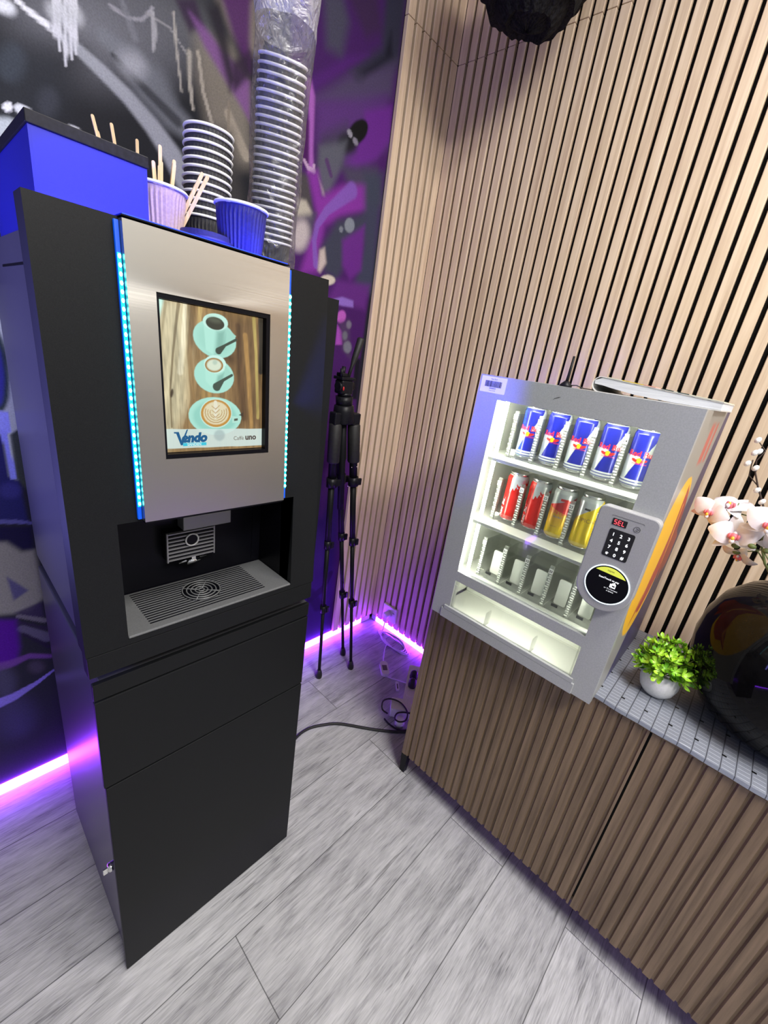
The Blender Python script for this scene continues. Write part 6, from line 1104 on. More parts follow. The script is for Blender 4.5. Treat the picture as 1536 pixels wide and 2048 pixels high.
# sticker with bar code
q = MB(); q.prism(rrect(0.066, 0.036, 0.002), (VX, -0.7785, 1.3515), U, W_, (-0.0003, 0, 0), 0)
put_text(q, 'Red Bull', 0.0048, (VX - 0.0005, -0.7785, 1.3625), U, W_, 1)
r2 = random.Random(5); yb = -0.757
while yb > -0.800:
    w = r2.choice((0.0005, 0.0008, 0.0013)); q.box(VX - 0.0006, VX - 0.0004, yb, yb - w, 1.3465, 1.3600, 1); yb -= w + r2.choice((0.0005, 0.0008))
put_text(q, '000000025', 0.0038, (VX - 0.0005, -0.7785, 1.3420), U, W_, 1, bold=0.0001)
put_text(q, 'Serial 25-001', 0.0032, (VX - 0.0005, -0.7785, 1.3375), U, W_, 1)
q.build('barcode_sticker', [MAT['paper_white'], MAT['black_ink']], vm_)
q = MB(); q.prism([(0, 0), (0.004, 0.003), (0.012, 0.006), (0.016, 0.009), (0.011, 0.008), (0.003, 0.004)], (VX, -0.925, 1.342), U, W_, (-0.0002, 0, 0)); q.build('scuff_mark', MAT['line_grey'], vm_)
# printed side panel
SIDE = [('p', [(-0.52, 0.71), (-0.20, 0.71), (-0.20, 1.38), (-0.26, 1.38), (-0.33, 1.15), (-0.45, 0.85)], 0.02, (44, 38, 92), 1),
        ('p', [(-0.468 + 0.142 * math.cos(t), 1.040 + 0.195 * math.sin(t)) for t in [2 * PI * k / 40 for k in range(40)]], 0.005, (250, 190, 10), 1),
        ('p', [(-0.43, 1.215), (-0.385, 1.19), (-0.33, 1.14), (-0.285, 1.06), (-0.275, 0.98), (-0.30, 0.93), (-0.33, 0.98), (-0.365, 0.93), (-0.40, 0.90), (-0.43, 0.885), (-0.46, 0.90), (-0.50, 0.87), (-0.47, 0.93), (-0.435, 0.97), (-0.41, 1.04), (-0.40, 1.10)], 0.01, (176, 52, 38), 1),
        ('p', [(-0.30, 1.08), (-0.24, 1.05), (-0.235, 0.97), (-0.27, 0.95)], 0.01, (176, 52, 38), 1),
        ('s', [(-0.39, 1.16), (-0.36, 1.08), (-0.35, 1.0)], [0.004, 0.006, 0.003], (244, 170, 40), 0.3, 1),
        ('s', [(-0.43, 1.0), (-0.45, 0.93), (-0.49, 0.89)], [0.003, 0.005, 0.003], (232, 130, 30), 0.3, 1),
        ('p', [(-0.45, 1.26), (-0.395, 1.26), (-0.395, 1.345), (-0.45, 1.345)], 0.25, (196, 84, 74), 0.9),
        ('p', [(-0.375, 1.26), (-0.34, 1.26), (-0.34, 1.345), (-0.375, 1.345)], 0.25, (196, 84, 74), 0.9)]
us2 = np.linspace(-0.6, -0.2, 120); vs2 = np.linspace(VZ0 + 0.002, VZ1 - 0.001, 160); UU, VV = np.meshgrid(us2, vs2)
MAT['print'] = paint_mat('printed_vinyl', 0.3)
painted_grid('side_print', us2, vs2, lambda a, c: (a, VY1 + 0.0005, c), paint(UU.ravel(), VV.ravel(), SIDE, (150, 148, 142)), MAT['print'], vm_)

# ------------------------------------------------------------------ cans
CH, CR = 0.133, 0.0265
def can_colors(kind, A, V_):
    """A angle from the front (positive to the viewer's right), V_ height 0..1"""
    n = A.size; c = np.empty((n, 3))
    blue, silver, white = np.array(sl((26, 32, 140))), np.array(sl((196, 202, 204))), np.array(sl((226, 230, 232)))
    red, yel, oran = np.array(sl((204, 38, 34))), np.array(sl((238, 204, 20))), np.array(sl((226, 160, 50)))
    D = np.degrees(A)
    if kind == 'blue':
        c[:] = blue
        m_ = V_ > 0.55
        e_ = 78 - (1 - V_) / 0.45 * 58
        c[m_ & (D > e_) & (D < 120)] = silver
        c[m_ & (D < -100)] = silver
        lo = ~m_
        e2 = 8 - (0.55 - V_) / 0.55 * 52
        c[lo & (D < e2) & (D > -110)] = silver
        c[(V_ < 0.10)] = blue
        c[(V_ < 0.075) & (V_ > 0.045)] = white
        c[(V_ < 0.125) & (V_ > 0.10)] = white
        c[(V_ < 0.03)] = silver
        # twin bulls and sun
        sun = ((D - 6) / 13) ** 2 + ((V_ - 0.475) / 0.045) ** 2 < 1
        rb = (((D + 10) / 17) ** 2 + ((V_ - 0.468 + 0.0012 * (D + 10)) / 0.028) ** 2 < 1) | (((D - 24) / 17) ** 2 + ((V_ - 0.468 - 0.0012 * (D - 24)) / 0.028) ** 2 < 1)
        c[sun] = yel
        c[rb & ~(((D - 6) / 8) ** 2 + ((V_ - 0.475) / 0.05) ** 2 < 1)] = red
    elif kind == 'red':
        c[:] = red
        w = 0.70 + 0.0024 * (D - 10)
        sh = 0.03 * np.sin(D * 0.35)
        c[(V_ > w + sh) & (D > -12)] = silver
        c[(V_ > 0.92) & (D > -5)] = silver
        c[((V_ - 0.82 + 0.004 * (D - 20)) ** 2 < 0.0006) & (D > 22)] = red
    elif kind == 'amber':
        t = np.clip((V_ - 0.12) / 0.42, 0, 1)[:, None]
        c[:] = yel * (1 - t) + oran * t
        c[V_ > 0.57 - 0.001 * D] = red
        c[V_ > 0.74 + 0.0016 * D] = silver
        c[(V_ > 0.78) & (V_ < 0.83) & (D > 0) & (D < 45)] = red
    else:
        c[:] = yel
        c[V_ > 0.72 + 0.0032 * D] = silver
        c[(V_ > 0.76) & (V_ < 0.80) & (D > -10) & (D < 16)] = np.array(sl((60, 60, 50)))
    c[V_ > 0.985] = silver
    return c
MAT['can'] = paint_mat('printed_aluminium', 0.22, spec=0.6)
nsx, Lx, bx_ = nodes(MAT['can']); bx_.inputs['Metallic'].default_value = 0.25
MAT['alu'] = mat('bare_aluminium', (0.7, 0.7, 0.7), 0.25, 1.0)
MAT['ink_red'] = mat('red_lettering', sl((206, 24, 40)), 0.3)
MAT['ink_gold'] = mat('dark_gold_lettering', sl((120, 96, 10)), 0.3)
def make_can(kind, lab, loc, group):
    t = thing('drink_can', lab, 'drink can', loc, group)
    na_, nv_ = 120, 100
    L0 = Vector(loc)
    us_ = np.linspace(-PI, PI, na_ + 1); hs = np.linspace(0.006, CH - 0.007, nv_)
    UU, VV = np.meshgrid(us_, hs)
    def rad(h):
        return CR if 0.010 < h < CH - 0.016 else (CR - (0.010 - h) * 0.6 if h <= 0.010 else CR - (h - CH + 0.016) * 0.42)
    o = painted_grid('can_wall', us_, hs, lambda a, h: (loc[0] - rad(h) * math.cos(a), loc[1] - rad(h) * math.sin(a), loc[2] + h),
                     can_colors(kind, UU.ravel(), (VV.ravel() - 0.006) / (CH - 0.013)), MAT['can'], t)
    o.data.polygons.foreach_set('use_smooth', [True] * len(o.data.polygons))
    q = MB()
    q.lathe([(0.0, CH - 0.005), (0.0205, CH - 0.005), (0.0215, CH - 0.001), (0.0228, CH), (0.0236, CH - 0.001), (0.0236, CH - 0.007), (0.0225, CH - 0.0072)], loc, 40)
    q.lathe([(0.0236, 0.0062), (0.021, 0.0015), (0.0195, 0.0), (0.018, 0.002), (0.0, 0.006)], loc, 40)
    q.prism(rrect(0.012, 0.02, 0.004), (loc[0], loc[1], loc[2] + CH - 0.0048), (1, 0, 0), (0, 1, 0), (0, 0, 0.001))
    q.build('can_ends', MAT['alu'], t)
    def wrap(s, size, a0, h0, M, vertical=False, bold=0.0):
        vs_, fs_ = text_shape(s, size, bold)
        V = []
        for p_ in vs_:
            a, h = (p_.x, p_.y) if not vertical else (-p_.y, p_.x)
            aa = math.radians(a0) + a / CR; r = CR + 0.0002
            V.append((loc[0] - r * math.cos(aa), loc[1] - r * math.sin(aa), loc[2] + h0 + h))
        q = MB(); q.add(V, fs_); q.build('can_lettering', M, t)
    if kind == 'blue':
        wrap('Red Bull', 0.0165, 12, CH * 0.535, MAT['ink_red'], bold=0.0004)
        wrap('ENERGY DRINK', 0.0042, 12, CH * 0.41, MAT['ink_red'])
    elif kind == 'red':
        wrap('Red Bull', 0.016, -28, CH * 0.28, MAT['white_ink'], True, bold=0.0004)
    elif kind == 'amber':
        wrap('WINTER', 0.0135, 0, CH * 0.50, MAT['ink_red'])
        wrap('Red Bull', 0.006, 8, CH * 0.43, MAT['scr_blue'])
        wrap('EDITION', 0.004, 0, CH * 0.25, MAT['ink_gold'])
    else:
        wrap('TROPICAL', 0.0135, -4, CH * 0.52, MAT['ink_gold'])
    return t
CXP = -0.5035
gb, gr = 'blue and silver cans on the top shelf', 'red cans on the middle shelf'
pos5 = ['leftmost blue and silver can in the drinks machine, top shelf', 'second blue and silver can from the left on the top shelf', 'middle one of five blue and silver cans on the top shelf', 'fourth blue and silver can from the left on the top shelf', 'rightmost blue and silver can in the drinks machine, top shelf']
c0_ = make_can('blue', pos5[0], (CXP, LY[0], RZ[0]), gb)
for i in range(1, 5):
    dup(c0_, (CXP, LY[i], RZ[0]), pos5[i])
c1_ = make_can('red', 'red can at the left end of the middle shelf', (CXP, LY[0], RZ[1]), gr)
dup(c1_, (CXP, LY[1], RZ[1]), 'red can between the first red can and the orange one, middle shelf')
make_can('amber', 'orange can fading to yellow with red top on the middle shelf', (CXP, LY[2], RZ[1]), None)
make_can('yellow', 'yellow can beside the keypad module on the middle shelf', (CXP, LY[3], RZ[1]), None)
# ------------------------------------------------------------------ on top of the drinks machine
an = thing('antenna', 'small black whip antenna with magnetic foot on top of the drinks machine', 'antenna', (-0.42, -0.868, VZ1 - 0.001))
q = MB(); q.lathe([(0.015, 0.0), (0.015, 0.004), (0.009, 0.010), (0.0055, 0.014), (0.0, 0.015)], (-0.42, -0.868, VZ1 - 0.001), 28); q.build('magnetic_foot', MAT['black_plastic'], an)
q = MB(); q.tube([(-0.42, -0.868, VZ1 + 0.012), (-0.42, -0.8685, VZ1 + 0.030), (-0.42, -0.869, VZ1 + 0.072)], [0.0042, 0.0034, 0.0028], 10); q.build('whip', MAT['black_plastic'], an)
q = MB(); q.tube([(-0.42, -0.880, VZ1 + 0.004), (-0.418, -0.893, VZ1 + 0.006), (-0.41, -0.91, VZ1 + 0.0015), (-0.36, -0.93, VZ1 + 0.0012)], 0.0013, 6); q.build('cable', MAT['rubber'], an)
bk = thing('magazine', 'thick folded magazine with rounded spine lying on top of the drinks machine', 'magazine', (-0.40, -1.075, VZ1 - 0.001))
zb = VZ1 - 0.0008
yl, yr, hl, hr, tk_ = -0.962, -1.203, 0.033, 0.0165, 0.0017
def wedge(inset):
    """folded cover seen from its end: rounded spine at yl, thinner at yr"""
    r = hl / 2 - inset
    O = [(yr, zb + inset), (yl - hl / 2, zb + inset)]
    for k in range(1, 14):
        a = -PI / 2 + PI * k / 14
        O.append((yl - hl / 2 + r * math.cos(a), zb + hl / 2 + r * math.sin(a)))
    return O + [(yl - hl / 2, zb + hl - inset), (yr, zb + hr - inset)]
xm0, xm1 = -0.520, -0.30
MAT['cover'] = noise_tint(mat('magazine_cover', (0.7, 0.7, 0.66), 0.35), 14, (0.62, 0.62, 0.6), (0.78, 0.77, 0.72))
q = MB(); q.prism(wedge(0) + wedge(tk_)[::-1], (xm0, 0, 0), (0, 1, 0), (0, 0, 1), (xm1 - xm0, 0, 0))
q.build('cover', MAT['cover'], bk)
MAT['pages'] = noise_tint(mat('page_edges', (0.7, 0.72, 0.75), 0.7), (10, 10, 2500), (0.5, 0.52, 0.56), (0.8, 0.82, 0.85))
q = MB()
q.prism([(-1.202, zb + 0.0020), (-1.12, zb + 0.0024), (-1.05, zb + 0.0060), (-1.0, zb + 0.0125), (-0.986, zb + 0.0150), (-0.967, zb + 0.0165), (-0.966, zb + 0.024), (-0.98, zb + 0.0305), (-1.202, zb + hr - 0.0022)], (xm0 + 0.001, 0, 0), (0, 1, 0), (0, 0, 1), (xm1 - xm0 - 0.002, 0, 0))
q.build('pages', MAT['pages'], bk)
q = MB()
strip_c = [mat('cover_yellow_print', sl((236, 206, 40)), 0.4), mat('cover_pink_print', sl((226, 150, 130)), 0.4), mat('cover_green_print', sl((34, 58, 50)), 0.4), mat('cover_cream_print', sl((226, 222, 196)), 0.4)]
for y0, y1, mi in ((-1.02, -1.062, 0), (-1.062, -1.085, 1), (-1.095, -1.118, 2), (-1.125, -1.145, 2), (-1.118, -1.125, 3), (-1.145, -1.2025, 3), (-0.99, -1.02, 3)):
    zt = lambda y: zb + hl + (hr - hl) * (y - yl + hl / 2) / (yr - yl + hl / 2) + 0.0001
    q.prism([(y0, zt(y0)), (y1, zt(y1)), (y1, zt(y1) + 0.0012), (y0, zt(y0) + 0.0012)], (xm0 - 0.0004, 0, 0), (0, 1, 0), (0, 0, 1), (xm1 - xm0, 0, 0), mi)
q.build('cover_print', strip_c, bk)

# ------------------------------------------------------------------ little plant in a white pot
CZT = 0.7182
pp = thing('potted_plant', 'small bushy green plant in a round white pot on the grey runner', 'potted plant', (-0.440, -1.288, CZT))
q = MB(); c = (-0.440, -1.288, CZT)
prof = [(0.0, 0.0), (0.020, 0.0), (0.027, 0.003), (0.036, 0.015), (0.0405, 0.032), (0.0405, 0.046), (0.038, 0.060), (0.0365, 0.066), (0.0345, 0.066), (0.0355, 0.058), (0.0, 0.055)]
q.lathe(prof, c, 40); q.build('pot', MAT['white'], pp)
rng = random.Random(11)
def leaf(q, base, d, n, ln, wd, mi=0):
    d = d.normalized(); s = d.cross(n).normalized(); nn = s.cross(d)
    P = []
    for t_, w_ in ((0, 0.12), (0.3, 0.62), (0.6, 1.0), (0.85, 0.72), (1.0, 0.1)):
        ctr = base + d * (ln * t_) + nn * (ln * 0.18 * math.sin(t_ * PI) * -1)
        P += [ctr - s * wd * w_ * 0.5 + nn * 0.0008, ctr, ctr + s * wd * w_ * 0.5 + nn * 0.0008]
    F = []
    for i in range(4):
        F += [(3 * i, 3 * i + 1, 3 * i + 4, 3 * i + 3), (3 * i + 1, 3 * i + 2, 3 * i + 5, 3 * i + 4)]
    q.add(P, F, mi, True)
q = MB(); qs = MB()
cc = Vector((-0.440, -1.288, CZT + 0.068))
dirs = []
for k in range(74):
    u = rng.random(); th = rng.uniform(0, 2 * PI); ph_ = math.acos(1 - u * 1.0)
    dv = Vector((math.sin(ph_) * math.cos(th), math.sin(ph_) * math.sin(th), math.cos(ph_)))
    R = rng.uniform(0.040, 0.060) * (1.05 if dv.y < 0 else 1.0) * (1.18 if dv.z > 0.6 else 1)
    dirs.append((dv, R))
dirs += [(Vector((0.25, -0.45, 0.8)), 0.085), (Vector((-0.1, 0.3, 0.9)), 0.088), (Vector((-0.2, -0.95, 0.15)), 0.072)]
for dv, R in dirs:
    tip = cc + Vector((dv.x * R, dv.y * R, dv.z * R * 0.95))
    b0 = cc + Vector((dv.x * 0.018, dv.y * 0.018, -0.004))
    qs.tube([b0, (b0 + tip) / 2 + Vector((0, 0, 0.004)), tip], [0.0012, 0.001, 0.0008], 5)
    for lv in range(2):
        bp_ = tip - (tip - b0) * (0.32 * lv)
        a0 = rng.uniform(0, 2 * PI)
        ax = (tip - b0).normalized(); o1 = ax.orthogonal().normalized(); o2 = ax.cross(o1)
        for j in range(5 if lv == 0 else 4):
            a = a0 + 2 * PI * j / (5 if lv == 0 else 4)
            rad_ = o1 * math.cos(a) + o2 * math.sin(a)
            ld_ = (ax * rng.uniform(0.5, 1.0) + rad_ * 0.9)
            leaf(q, bp_, ld_, ax, rng.uniform(0.014, 0.020), rng.uniform(0.0075, 0.0105))
q.build('foliage', MAT['leaf'], pp); qs.build('stems', MAT['stem'], pp)

# ------------------------------------------------------------------ black vase with orchids and catkins
VC = (-0.355, -1.508, CZT)
vz = thing('vase', 'large round glossy black vase on the grey runner at the sideboard', 'vase', VC)
q = MB()
prof = [(0.0, 0.0), (0.10, 0.0), (0.118, 0.006), (0.156, 0.035), (0.184, 0.078), (0.198, 0.125), (0.202, 0.170), (0.197, 0.220), (0.180, 0.268), (0.150, 0.303), (0.118, 0.323), (0.096, 0.332), (0.093, 0.342), (0.089, 0.345), (0.084, 0.340), (0.085, 0.328), (0.12, 0.305), (0.172, 0.24), (0.180, 0.15), (0.13, 0.05), (0.0, 0.02)]
q.lathe(prof, VC, 96)
q.build('vase_body', MAT['vase'], vz)

def orchid_flower(mbp, c, facing, size, roll=0.0):
    """five petals and a lip; mbp has slots petal, pink, yellow"""
    f = Vector(facing).normalized()
    up = Vector((0, 0, 1)); s = f.cross(up).normalized(); up = s.cross(f)
    def dirp(a):
        return s * math.cos(a) + up * math.sin(a)
    c = Vector(c)
    for a, ln, wd, fw in ((90, 1.0, 0.62, 0.10), (218, 0.95, 0.55, 0.05), (322, 0.95, 0.55, 0.05), (168, 1.0, 1.05, 0.28), (12, 1.0, 1.05, 0.28)):
        a = math.radians(a) + roll
        d = dirp(a); sd = f.cross(d)
        P = []; F = []
        nu, nw = 7, 5
        for i in range(nu):
            t_ = i / (nu - 1)
            w_ = wd * (math.sin(PI * min(1, 0.12 + 0.88 * t_) ** 0.75) ** 0.7 if t_ < 1 else 0.12)
            for j in range(nw):
                ss = (j / (nw - 1) - 0.5)
                P.append(c + d * (size * ln * t_) + sd * (size * w_ * ss) + f * (size * (fw * math.sin(PI * t_ * 0.8) - 0.35 * ss * ss * w_ - 0.10 * t_ * t_)))
        for i in range(nu - 1):
            for j in range(nw - 1):
                F.append((i * nw + j, i * nw + j + 1, (i + 1) * nw + j + 1, (i + 1) * nw + j))
        mbp.add(P, F, 0, True)
    mbp.ell(c + f * size * 0.12 - up * size * 0.12, (size * 0.16, size * 0.16, size * 0.2), 10, 8, 1)
    mbp.ell(c + f * size * 0.26 - up * size * 0.20, (size * 0.07, size * 0.07, size * 0.10), 8, 6, 2)
    for sg in (-1, 1):
        mbp.ell(c + f * size * 0.18 - up * size * 0.10 + s * sg * size * 0.16, (size * 0.07, size * 0.07, size * 0.13), 8, 6, 1)
    mbp.ell(c + f * size * 0.20 - up * size * 0.32, (size * 0.10, size * 0.10, size * 0.12), 8, 6, 0)
    mbp.ell(c + f * size * 0.16 + up * size * 0.05, (size * 0.07, size * 0.08, size * 0.09), 8, 6, 0)
TO = Vector((CAM.x + 0.36, CAM.y + 1.3, 0.15)).normalized()
sp1 = thing('orchid_spray', 'spray of pink-throated white orchids standing in the black vase', 'orchid', (-0.36, -1.44, 1.03))
q = MB()
q.tube([(-0.350, -1.475, 0.80), (-0.358, -1.44, 0.95), (-0.366, -1.400, 1.045), (-0.372, -1.366, 1.085), (-0.372, -1.345, 1.125), (-0.362, -1.345, 1.160), (-0.36, -1.36, 1.21)], [0.0036, 0.0034, 0.003, 0.0026, 0.0022, 0.002, 0.0015], 8)
q.tube([(-0.372, -1.366, 1.085), (-0.37, -1.352, 1.10), (-0.37, -1.338, 1.113), (-0.37, -1.31, 1.102)], 0.0014, 6)
q.tube([(-0.372, -1.350, 1.11), (-0.365, -1.335, 1.098), (-0.362, -1.318, 1.093)], 0.0014, 6)
q.tube([(-0.37, -1.355, 1.165), (-0.36, -1.31, 1.170), (-0.35, -1.268, 1.168), (-0.35, -1.250, 1.164)], 0.0014, 6)
q.tube([(-0.35, -1.285, 1.17), (-0.35, -1.283, 1.19)], 0.0012, 6)
q.tube([(-0.366, -1.395, 1.05), (-0.38, -1.375, 1.09), (-0.39, -1.352, 1.115)], 0.0013, 6)
q.build('flower_stem', MAT['stem'], sp1)
PM = [MAT['petal'], MAT['petal_pink'], MAT['petal_yellow']]
for c_, fc, sz, rl in (((-0.385, -1.300, 1.128), (-0.95, 0.05, 0.25), 0.048, -0.25), ((-0.40, -1.345, 1.172), (-0.95, 0.1, 0.3), 0.048, 0.2), ((-0.37, -1.243, 1.160), (-0.85, 0.25, 0.1), 0.040, 0.3),
                       ((-0.345, -1.275, 1.178), (-0.35, 0.2, 0.85), 0.044, 0.0), ((-0.375, -1.375, 1.130), (-0.9, -0.1, -0.05), 0.040, 0.5), ((-0.36, -1.322, 1.083), (-0.6, 0.2, -0.7), 0.036, 0.4), ((-0.36, -1.392, 1.20), (-0.85, 0.1, 0.45), 0.040, -0.3)):
    q = MB(); orchid_flower(q, c_, fc, sz, rl); q.build('flower', PM, sp1)
for c_ in ((-0.372, -1.309, 1.102), (-0.372, -1.315, 1.09), (-0.398, -1.334, 1.118), (-0.395, -1.358, 1.117)):
    q = MB(); q.ell(c_, (0.0055, 0.0075, 0.0055), 12, 8); q.build('flower_bud', MAT['stem'], sp1)
tw = thing('catkin_twig', 'dark twig with white catkin buds rising from the black vase', 'twig', (-0.36, -1.46, 1.03))
q = MB()
pts = [(-0.352, -1.490, 0.80), (-0.352, -1.43, 1.02), (-0.352, -1.345, 1.16), (-0.352, -1.300, 1.235), (-0.352, -1.286, 1.262), (-0.352, -1.280, 1.285), (-0.352, -1.287, 1.308), (-0.352, -1.272, 1.322)]
q.tube(pts, [0.003, 0.0026, 0.002, 0.0018, 0.0016, 0.0014, 0.0013, 0.001], 7)
q.tube([(-0.352, -1.300, 1.235), (-0.352, -1.279, 1.252), (-0.352, -1.276, 1.27), (-0.352, -1.274, 1.285)], 0.0013, 6)
q.build('branch', MAT['twig'], tw)
MAT['catkin'] = noise_tint(mat('white_catkin', (0.8, 0.8, 0.8), 0.9), 300, (0.68, 0.68, 0.68), (0.85, 0.85, 0.85), bump=0.4)
for c_ in ((-0.353, -1.268, 1.326), (-0.356, -1.272, 1.300), (-0.353, -1.278, 1.304), (-0.356, -1.268, 1.276), (-0.356, -1.284, 1.270), (-0.352, -1.302, 1.226), (-0.352, -1.318, 1.205), (-0.352, -1.330, 1.215)):
    q = MB(); q.ell(c_, (0.0052, 0.0052, 0.0072), 12, 8, 0, Matrix.Rotation(0.5, 3, 'X')); q.build('catkin', MAT['catkin'], tw)

# ------------------------------------------------------------------ tripod in the corner
tp = thing('tripod', 'closed-up black camera tripod standing in the corner behind the coffee machine', 'tripod', (-0.40, -0.18, 0))
legs = [((-0.512, -0.182, 0.0), (-0.577, -0.192, 1.16)), ((-0.324, -0.132, 0.0), (-0.540, -0.170, 1.16)), ((-0.358, -0.226, 0.0), (-0.503, -0.203, 1.16))]
for a, bq in legs:
    a, bq = Vector(a), Vector(bq)
    at = lambda s: a + (bq - a) * (s / 1.16)
    q = MB()
    q.tube([at(0.03), at(0.37)], 0.0070, 10); q.tube([at(0.37), at(0.67)], 0.0090, 10); q.tube([at(0.67), at(0.94)], 0.0115, 12); q.tube([at(0.94), at(1.17)], 0.0150, 12)
    lg = q.build('leg', MAT['black_metal'], tp)
    for s_ in (0.37, 0.67, 0.925):
        k_ = 1.45 if s_ > 0.9 else 1.0
        q = MB(); q.tube([at(s_ - 0.017), at(s_ + 0.017)], 0.0135 * k_, 12); p_ = at(s_); q.box(p_.x + 0.006 * k_, p_.x + 0.02 * k_, p_.y - 0.016, p_.y - 0.006, p_.z - 0.014, p_.z + 0.012, bev=0.002)
        q.build('clamp', MAT['black_plastic'], lg)
    q = MB(); q.tube([at(0.000), at(0.012), at(0.030), at(0.045)], [0.013, 0.0145, 0.0125, 0.008], 14); q.build('rubber_foot', MAT['rubber'], lg)
    q = MB(); q.tube([at(1.0), at(1.004), at(1.135), at(1.14)], [0.0205, 0.0225, 0.0225, 0.019], 16); q.build('foam_grip', MAT['rubber'], lg)
T = Vector((-0.540, -0.188, 1.17))
ax = Vector((-0.10, 0.0, 1.0)).normalized()
q = MB(); q.tube([T - ax * 0.36, T + ax * 0.075], 0.0125, 14); q.build('centre_column', MAT['black_metal'], tp)
q = MB(); q.tube([T - ax * 0.03, T - ax * 0.026, T + ax * 0.012, T + ax * 0.03, T + ax * 0.034], [0.036, 0.040, 0.036, 0.034, 0.026], 18)
for a, bq in legs:
    bv = Vector(bq); q.box(bv.x - 0.017, bv.x + 0.017, bv.y - 0.017, bv.y + 0.017, 1.135, 1.178, bev=0.004)
q.build('shoulder', MAT['black_plastic'], tp)
for p_ in ((-0.503, -0.221, 0.985), (-0.478, -0.221, 0.985), (-0.512, -0.222, 0.915), (-0.472, -0.222, 0.915)):
    q = MB(); q.ell(p_, (0.0022, 0.0022, 0.0022), 8, 6); q.build('rivet', MAT['chrome'], tp)
q = MB()
H = T + ax * 0.085
q.tube([T + ax * 0.03, T + ax * 0.062], [0.028, 0.030], 18)
q.tube([T + ax * 0.062, T + ax * 0.074], 0.023, 18)
q.box(H.x - 0.030, H.x + 0.022, H.y - 0.020, H.y + 0.020, H.z - 0.016, H.z + 0.030, bev=0.006)
q.tube([H + Vector((-0.036, -0.004, 0.008)), H + Vector((0.032, 0.0, 0.012))], 0.015, 14)
q.box(H.x - 0.034, H.x + 0.026, H.y - 0.022, H.y + 0.024, H.z + 0.030, H.z + 0.040, bev=0.002)
q.box(H.x - 0.028, H.x - 0.006, H.y - 0.016, H.y + 0.018, H.z + 0.040, H.z + 0.052, bev=0.003)
q.tube([H + Vector((-0.030, -0.012, 0.04)), H + Vector((-0.032, -0.012, 0.066))], 0.005, 10)
q.tube([H + Vector((-0.004, 0.012, 0.04)), H + Vector((-0.002, 0.012, 0.072))], 0.007, 10)
hd = q.build('pan_head', MAT['black_plastic'], tp)
q = MB(); q.ell((H.x - 0.030, H.y - 0.028, H.z + 0.004), (0.003, 0.003, 0.007), 8, 6); q.build('red_mark', mat('red_plastic', (0.5, 0.02, 0.02), 0.4), hd)
q = MB(); h0 = H + Vector((0.008, 0.0, 0.030)); h1 = Vector((-0.505, -0.195, 1.422))
q.tube([h0, h0 + (h1 - h0) * 0.35, h0 + (h1 - h0) * 0.5, h0 + (h1 - h0) * 0.97, h1], [0.0055, 0.006, 0.0095, 0.0125, 0.009], 12); q.build('pan_handle', MAT['rubber'], tp)

# ------------------------------------------------------------------ pendant lamp near the corner
pl = thing('pendant_lamp', 'black ruffled fabric pendant lamp hanging from ceiling near the slat wall', 'pendant lamp', (-0.27, -0.46, ZC))
PC = Vector((-0.245, -0.430, 2.415)); PR = 0.160
q = MB(); nv_, na_ = 60, 140
V = []; F = []
for i in range(nv_ + 1):
    p_ = PI * i / nv_
    tier = (i / nv_ * 9.0) % 1.0
    for j in range(na_):
        a = 2 * PI * j / na_
        r = PR * (1 + 0.10 * (tier - 0.5) + 0.016 * math.sin(a * 17 + 1.7 * int(i / nv_ * 9)) * tier + 0.012 * math.sin(a * 5 + int(i / nv_ * 9) * 2.1))
        V.append((PC.x + r * math.sin(p_) * math.cos(a), PC.y + r * math.sin(p_) * math.sin(a), PC.z + 0.95 * r * math.cos(p_) + 0.012 * math.sin(3 * a + 0.8 * int(i / nv_ * 9)) * math.sin(p_)))
for i in range(nv_):
    for j in range(na_):
        F.append((i * na_ + j, (i + 1) * na_ + j, (i + 1) * na_ + (j + 1) % na_, i * na_ + (j + 1) % na_))
q.add(V, F, 0, False); q.build('shade', MAT['shade'], pl)
q = MB(); q.tube([(PC.x, PC.y, PC.z + PR * 0.93), (PC.x, PC.y, ZC - 0.02)], 0.003, 8); q.build('cord', MAT['rubber'], pl)
q = MB(); q.lathe([(0.05, -0.025), (0.05, 0.0)], (PC.x, PC.y, ZC), 28); q.build('canopy', MAT['black_metal'], pl)

# ------------------------------------------------------------------ socket, cables and power strip by the floor
def smooth(P, n=6):
    P = [Vector(p) for p in P]; out = []
    for i in range(len(P) - 1):
        p0, p1, p2, p3 = P[max(i - 1, 0)], P[i], P[i + 1], P[min(i + 2, len(P) - 1)]
        for k in range(n):
            t = k / n
            out.append(0.5 * ((2 * p1) + (-p0 + p2) * t + (2 * p0 - 5 * p1 + 4 * p2 - p3) * t * t + (-p0 + 3 * p1 - 3 * p2 + p3) * t ** 3))
    return out + [P[-1]]
so = thing('wall_socket', 'white mains socket low on the slat wall with a plug in it', 'socket', (0, -0.129, 0.112))
q = MB(); q.box(-0.012, 0.0, -0.174, -0.084, 0.068, 0.153, bev=0.002); q.build('socket_plate', MAT['white'], so)
q = MB(); q.lathe([(0.021, -0.0125), (0.021, -0.0145), (0.018, -0.0145), (0.018, -0.0122)], (0, -0.129, 0.112), 28, axis='x'); q.build('socket_well', MAT['white'], so)
for y in (-0.155, -0.162):
    q = MB(); q.box(-0.0128, -0.012, y - 0.0025, y + 0.0025, 0.124, 0.128); q.build('socket_mark', MAT['line_grey'], so)
ca = thing('dimmer_cable', 'white coiled cable with an inline switch lying on the floor by the socket', 'cable', (-0.1, -0.25, 0))
q = MB(); q.lathe([(0.0, -0.046), (0.014, -0.046), (0.017, -0.04), (0.017, -0.0148)], (0, -0.129, 0.112), 24, axis='x'); q.build('plug', MAT['white'], ca)
q = MB()
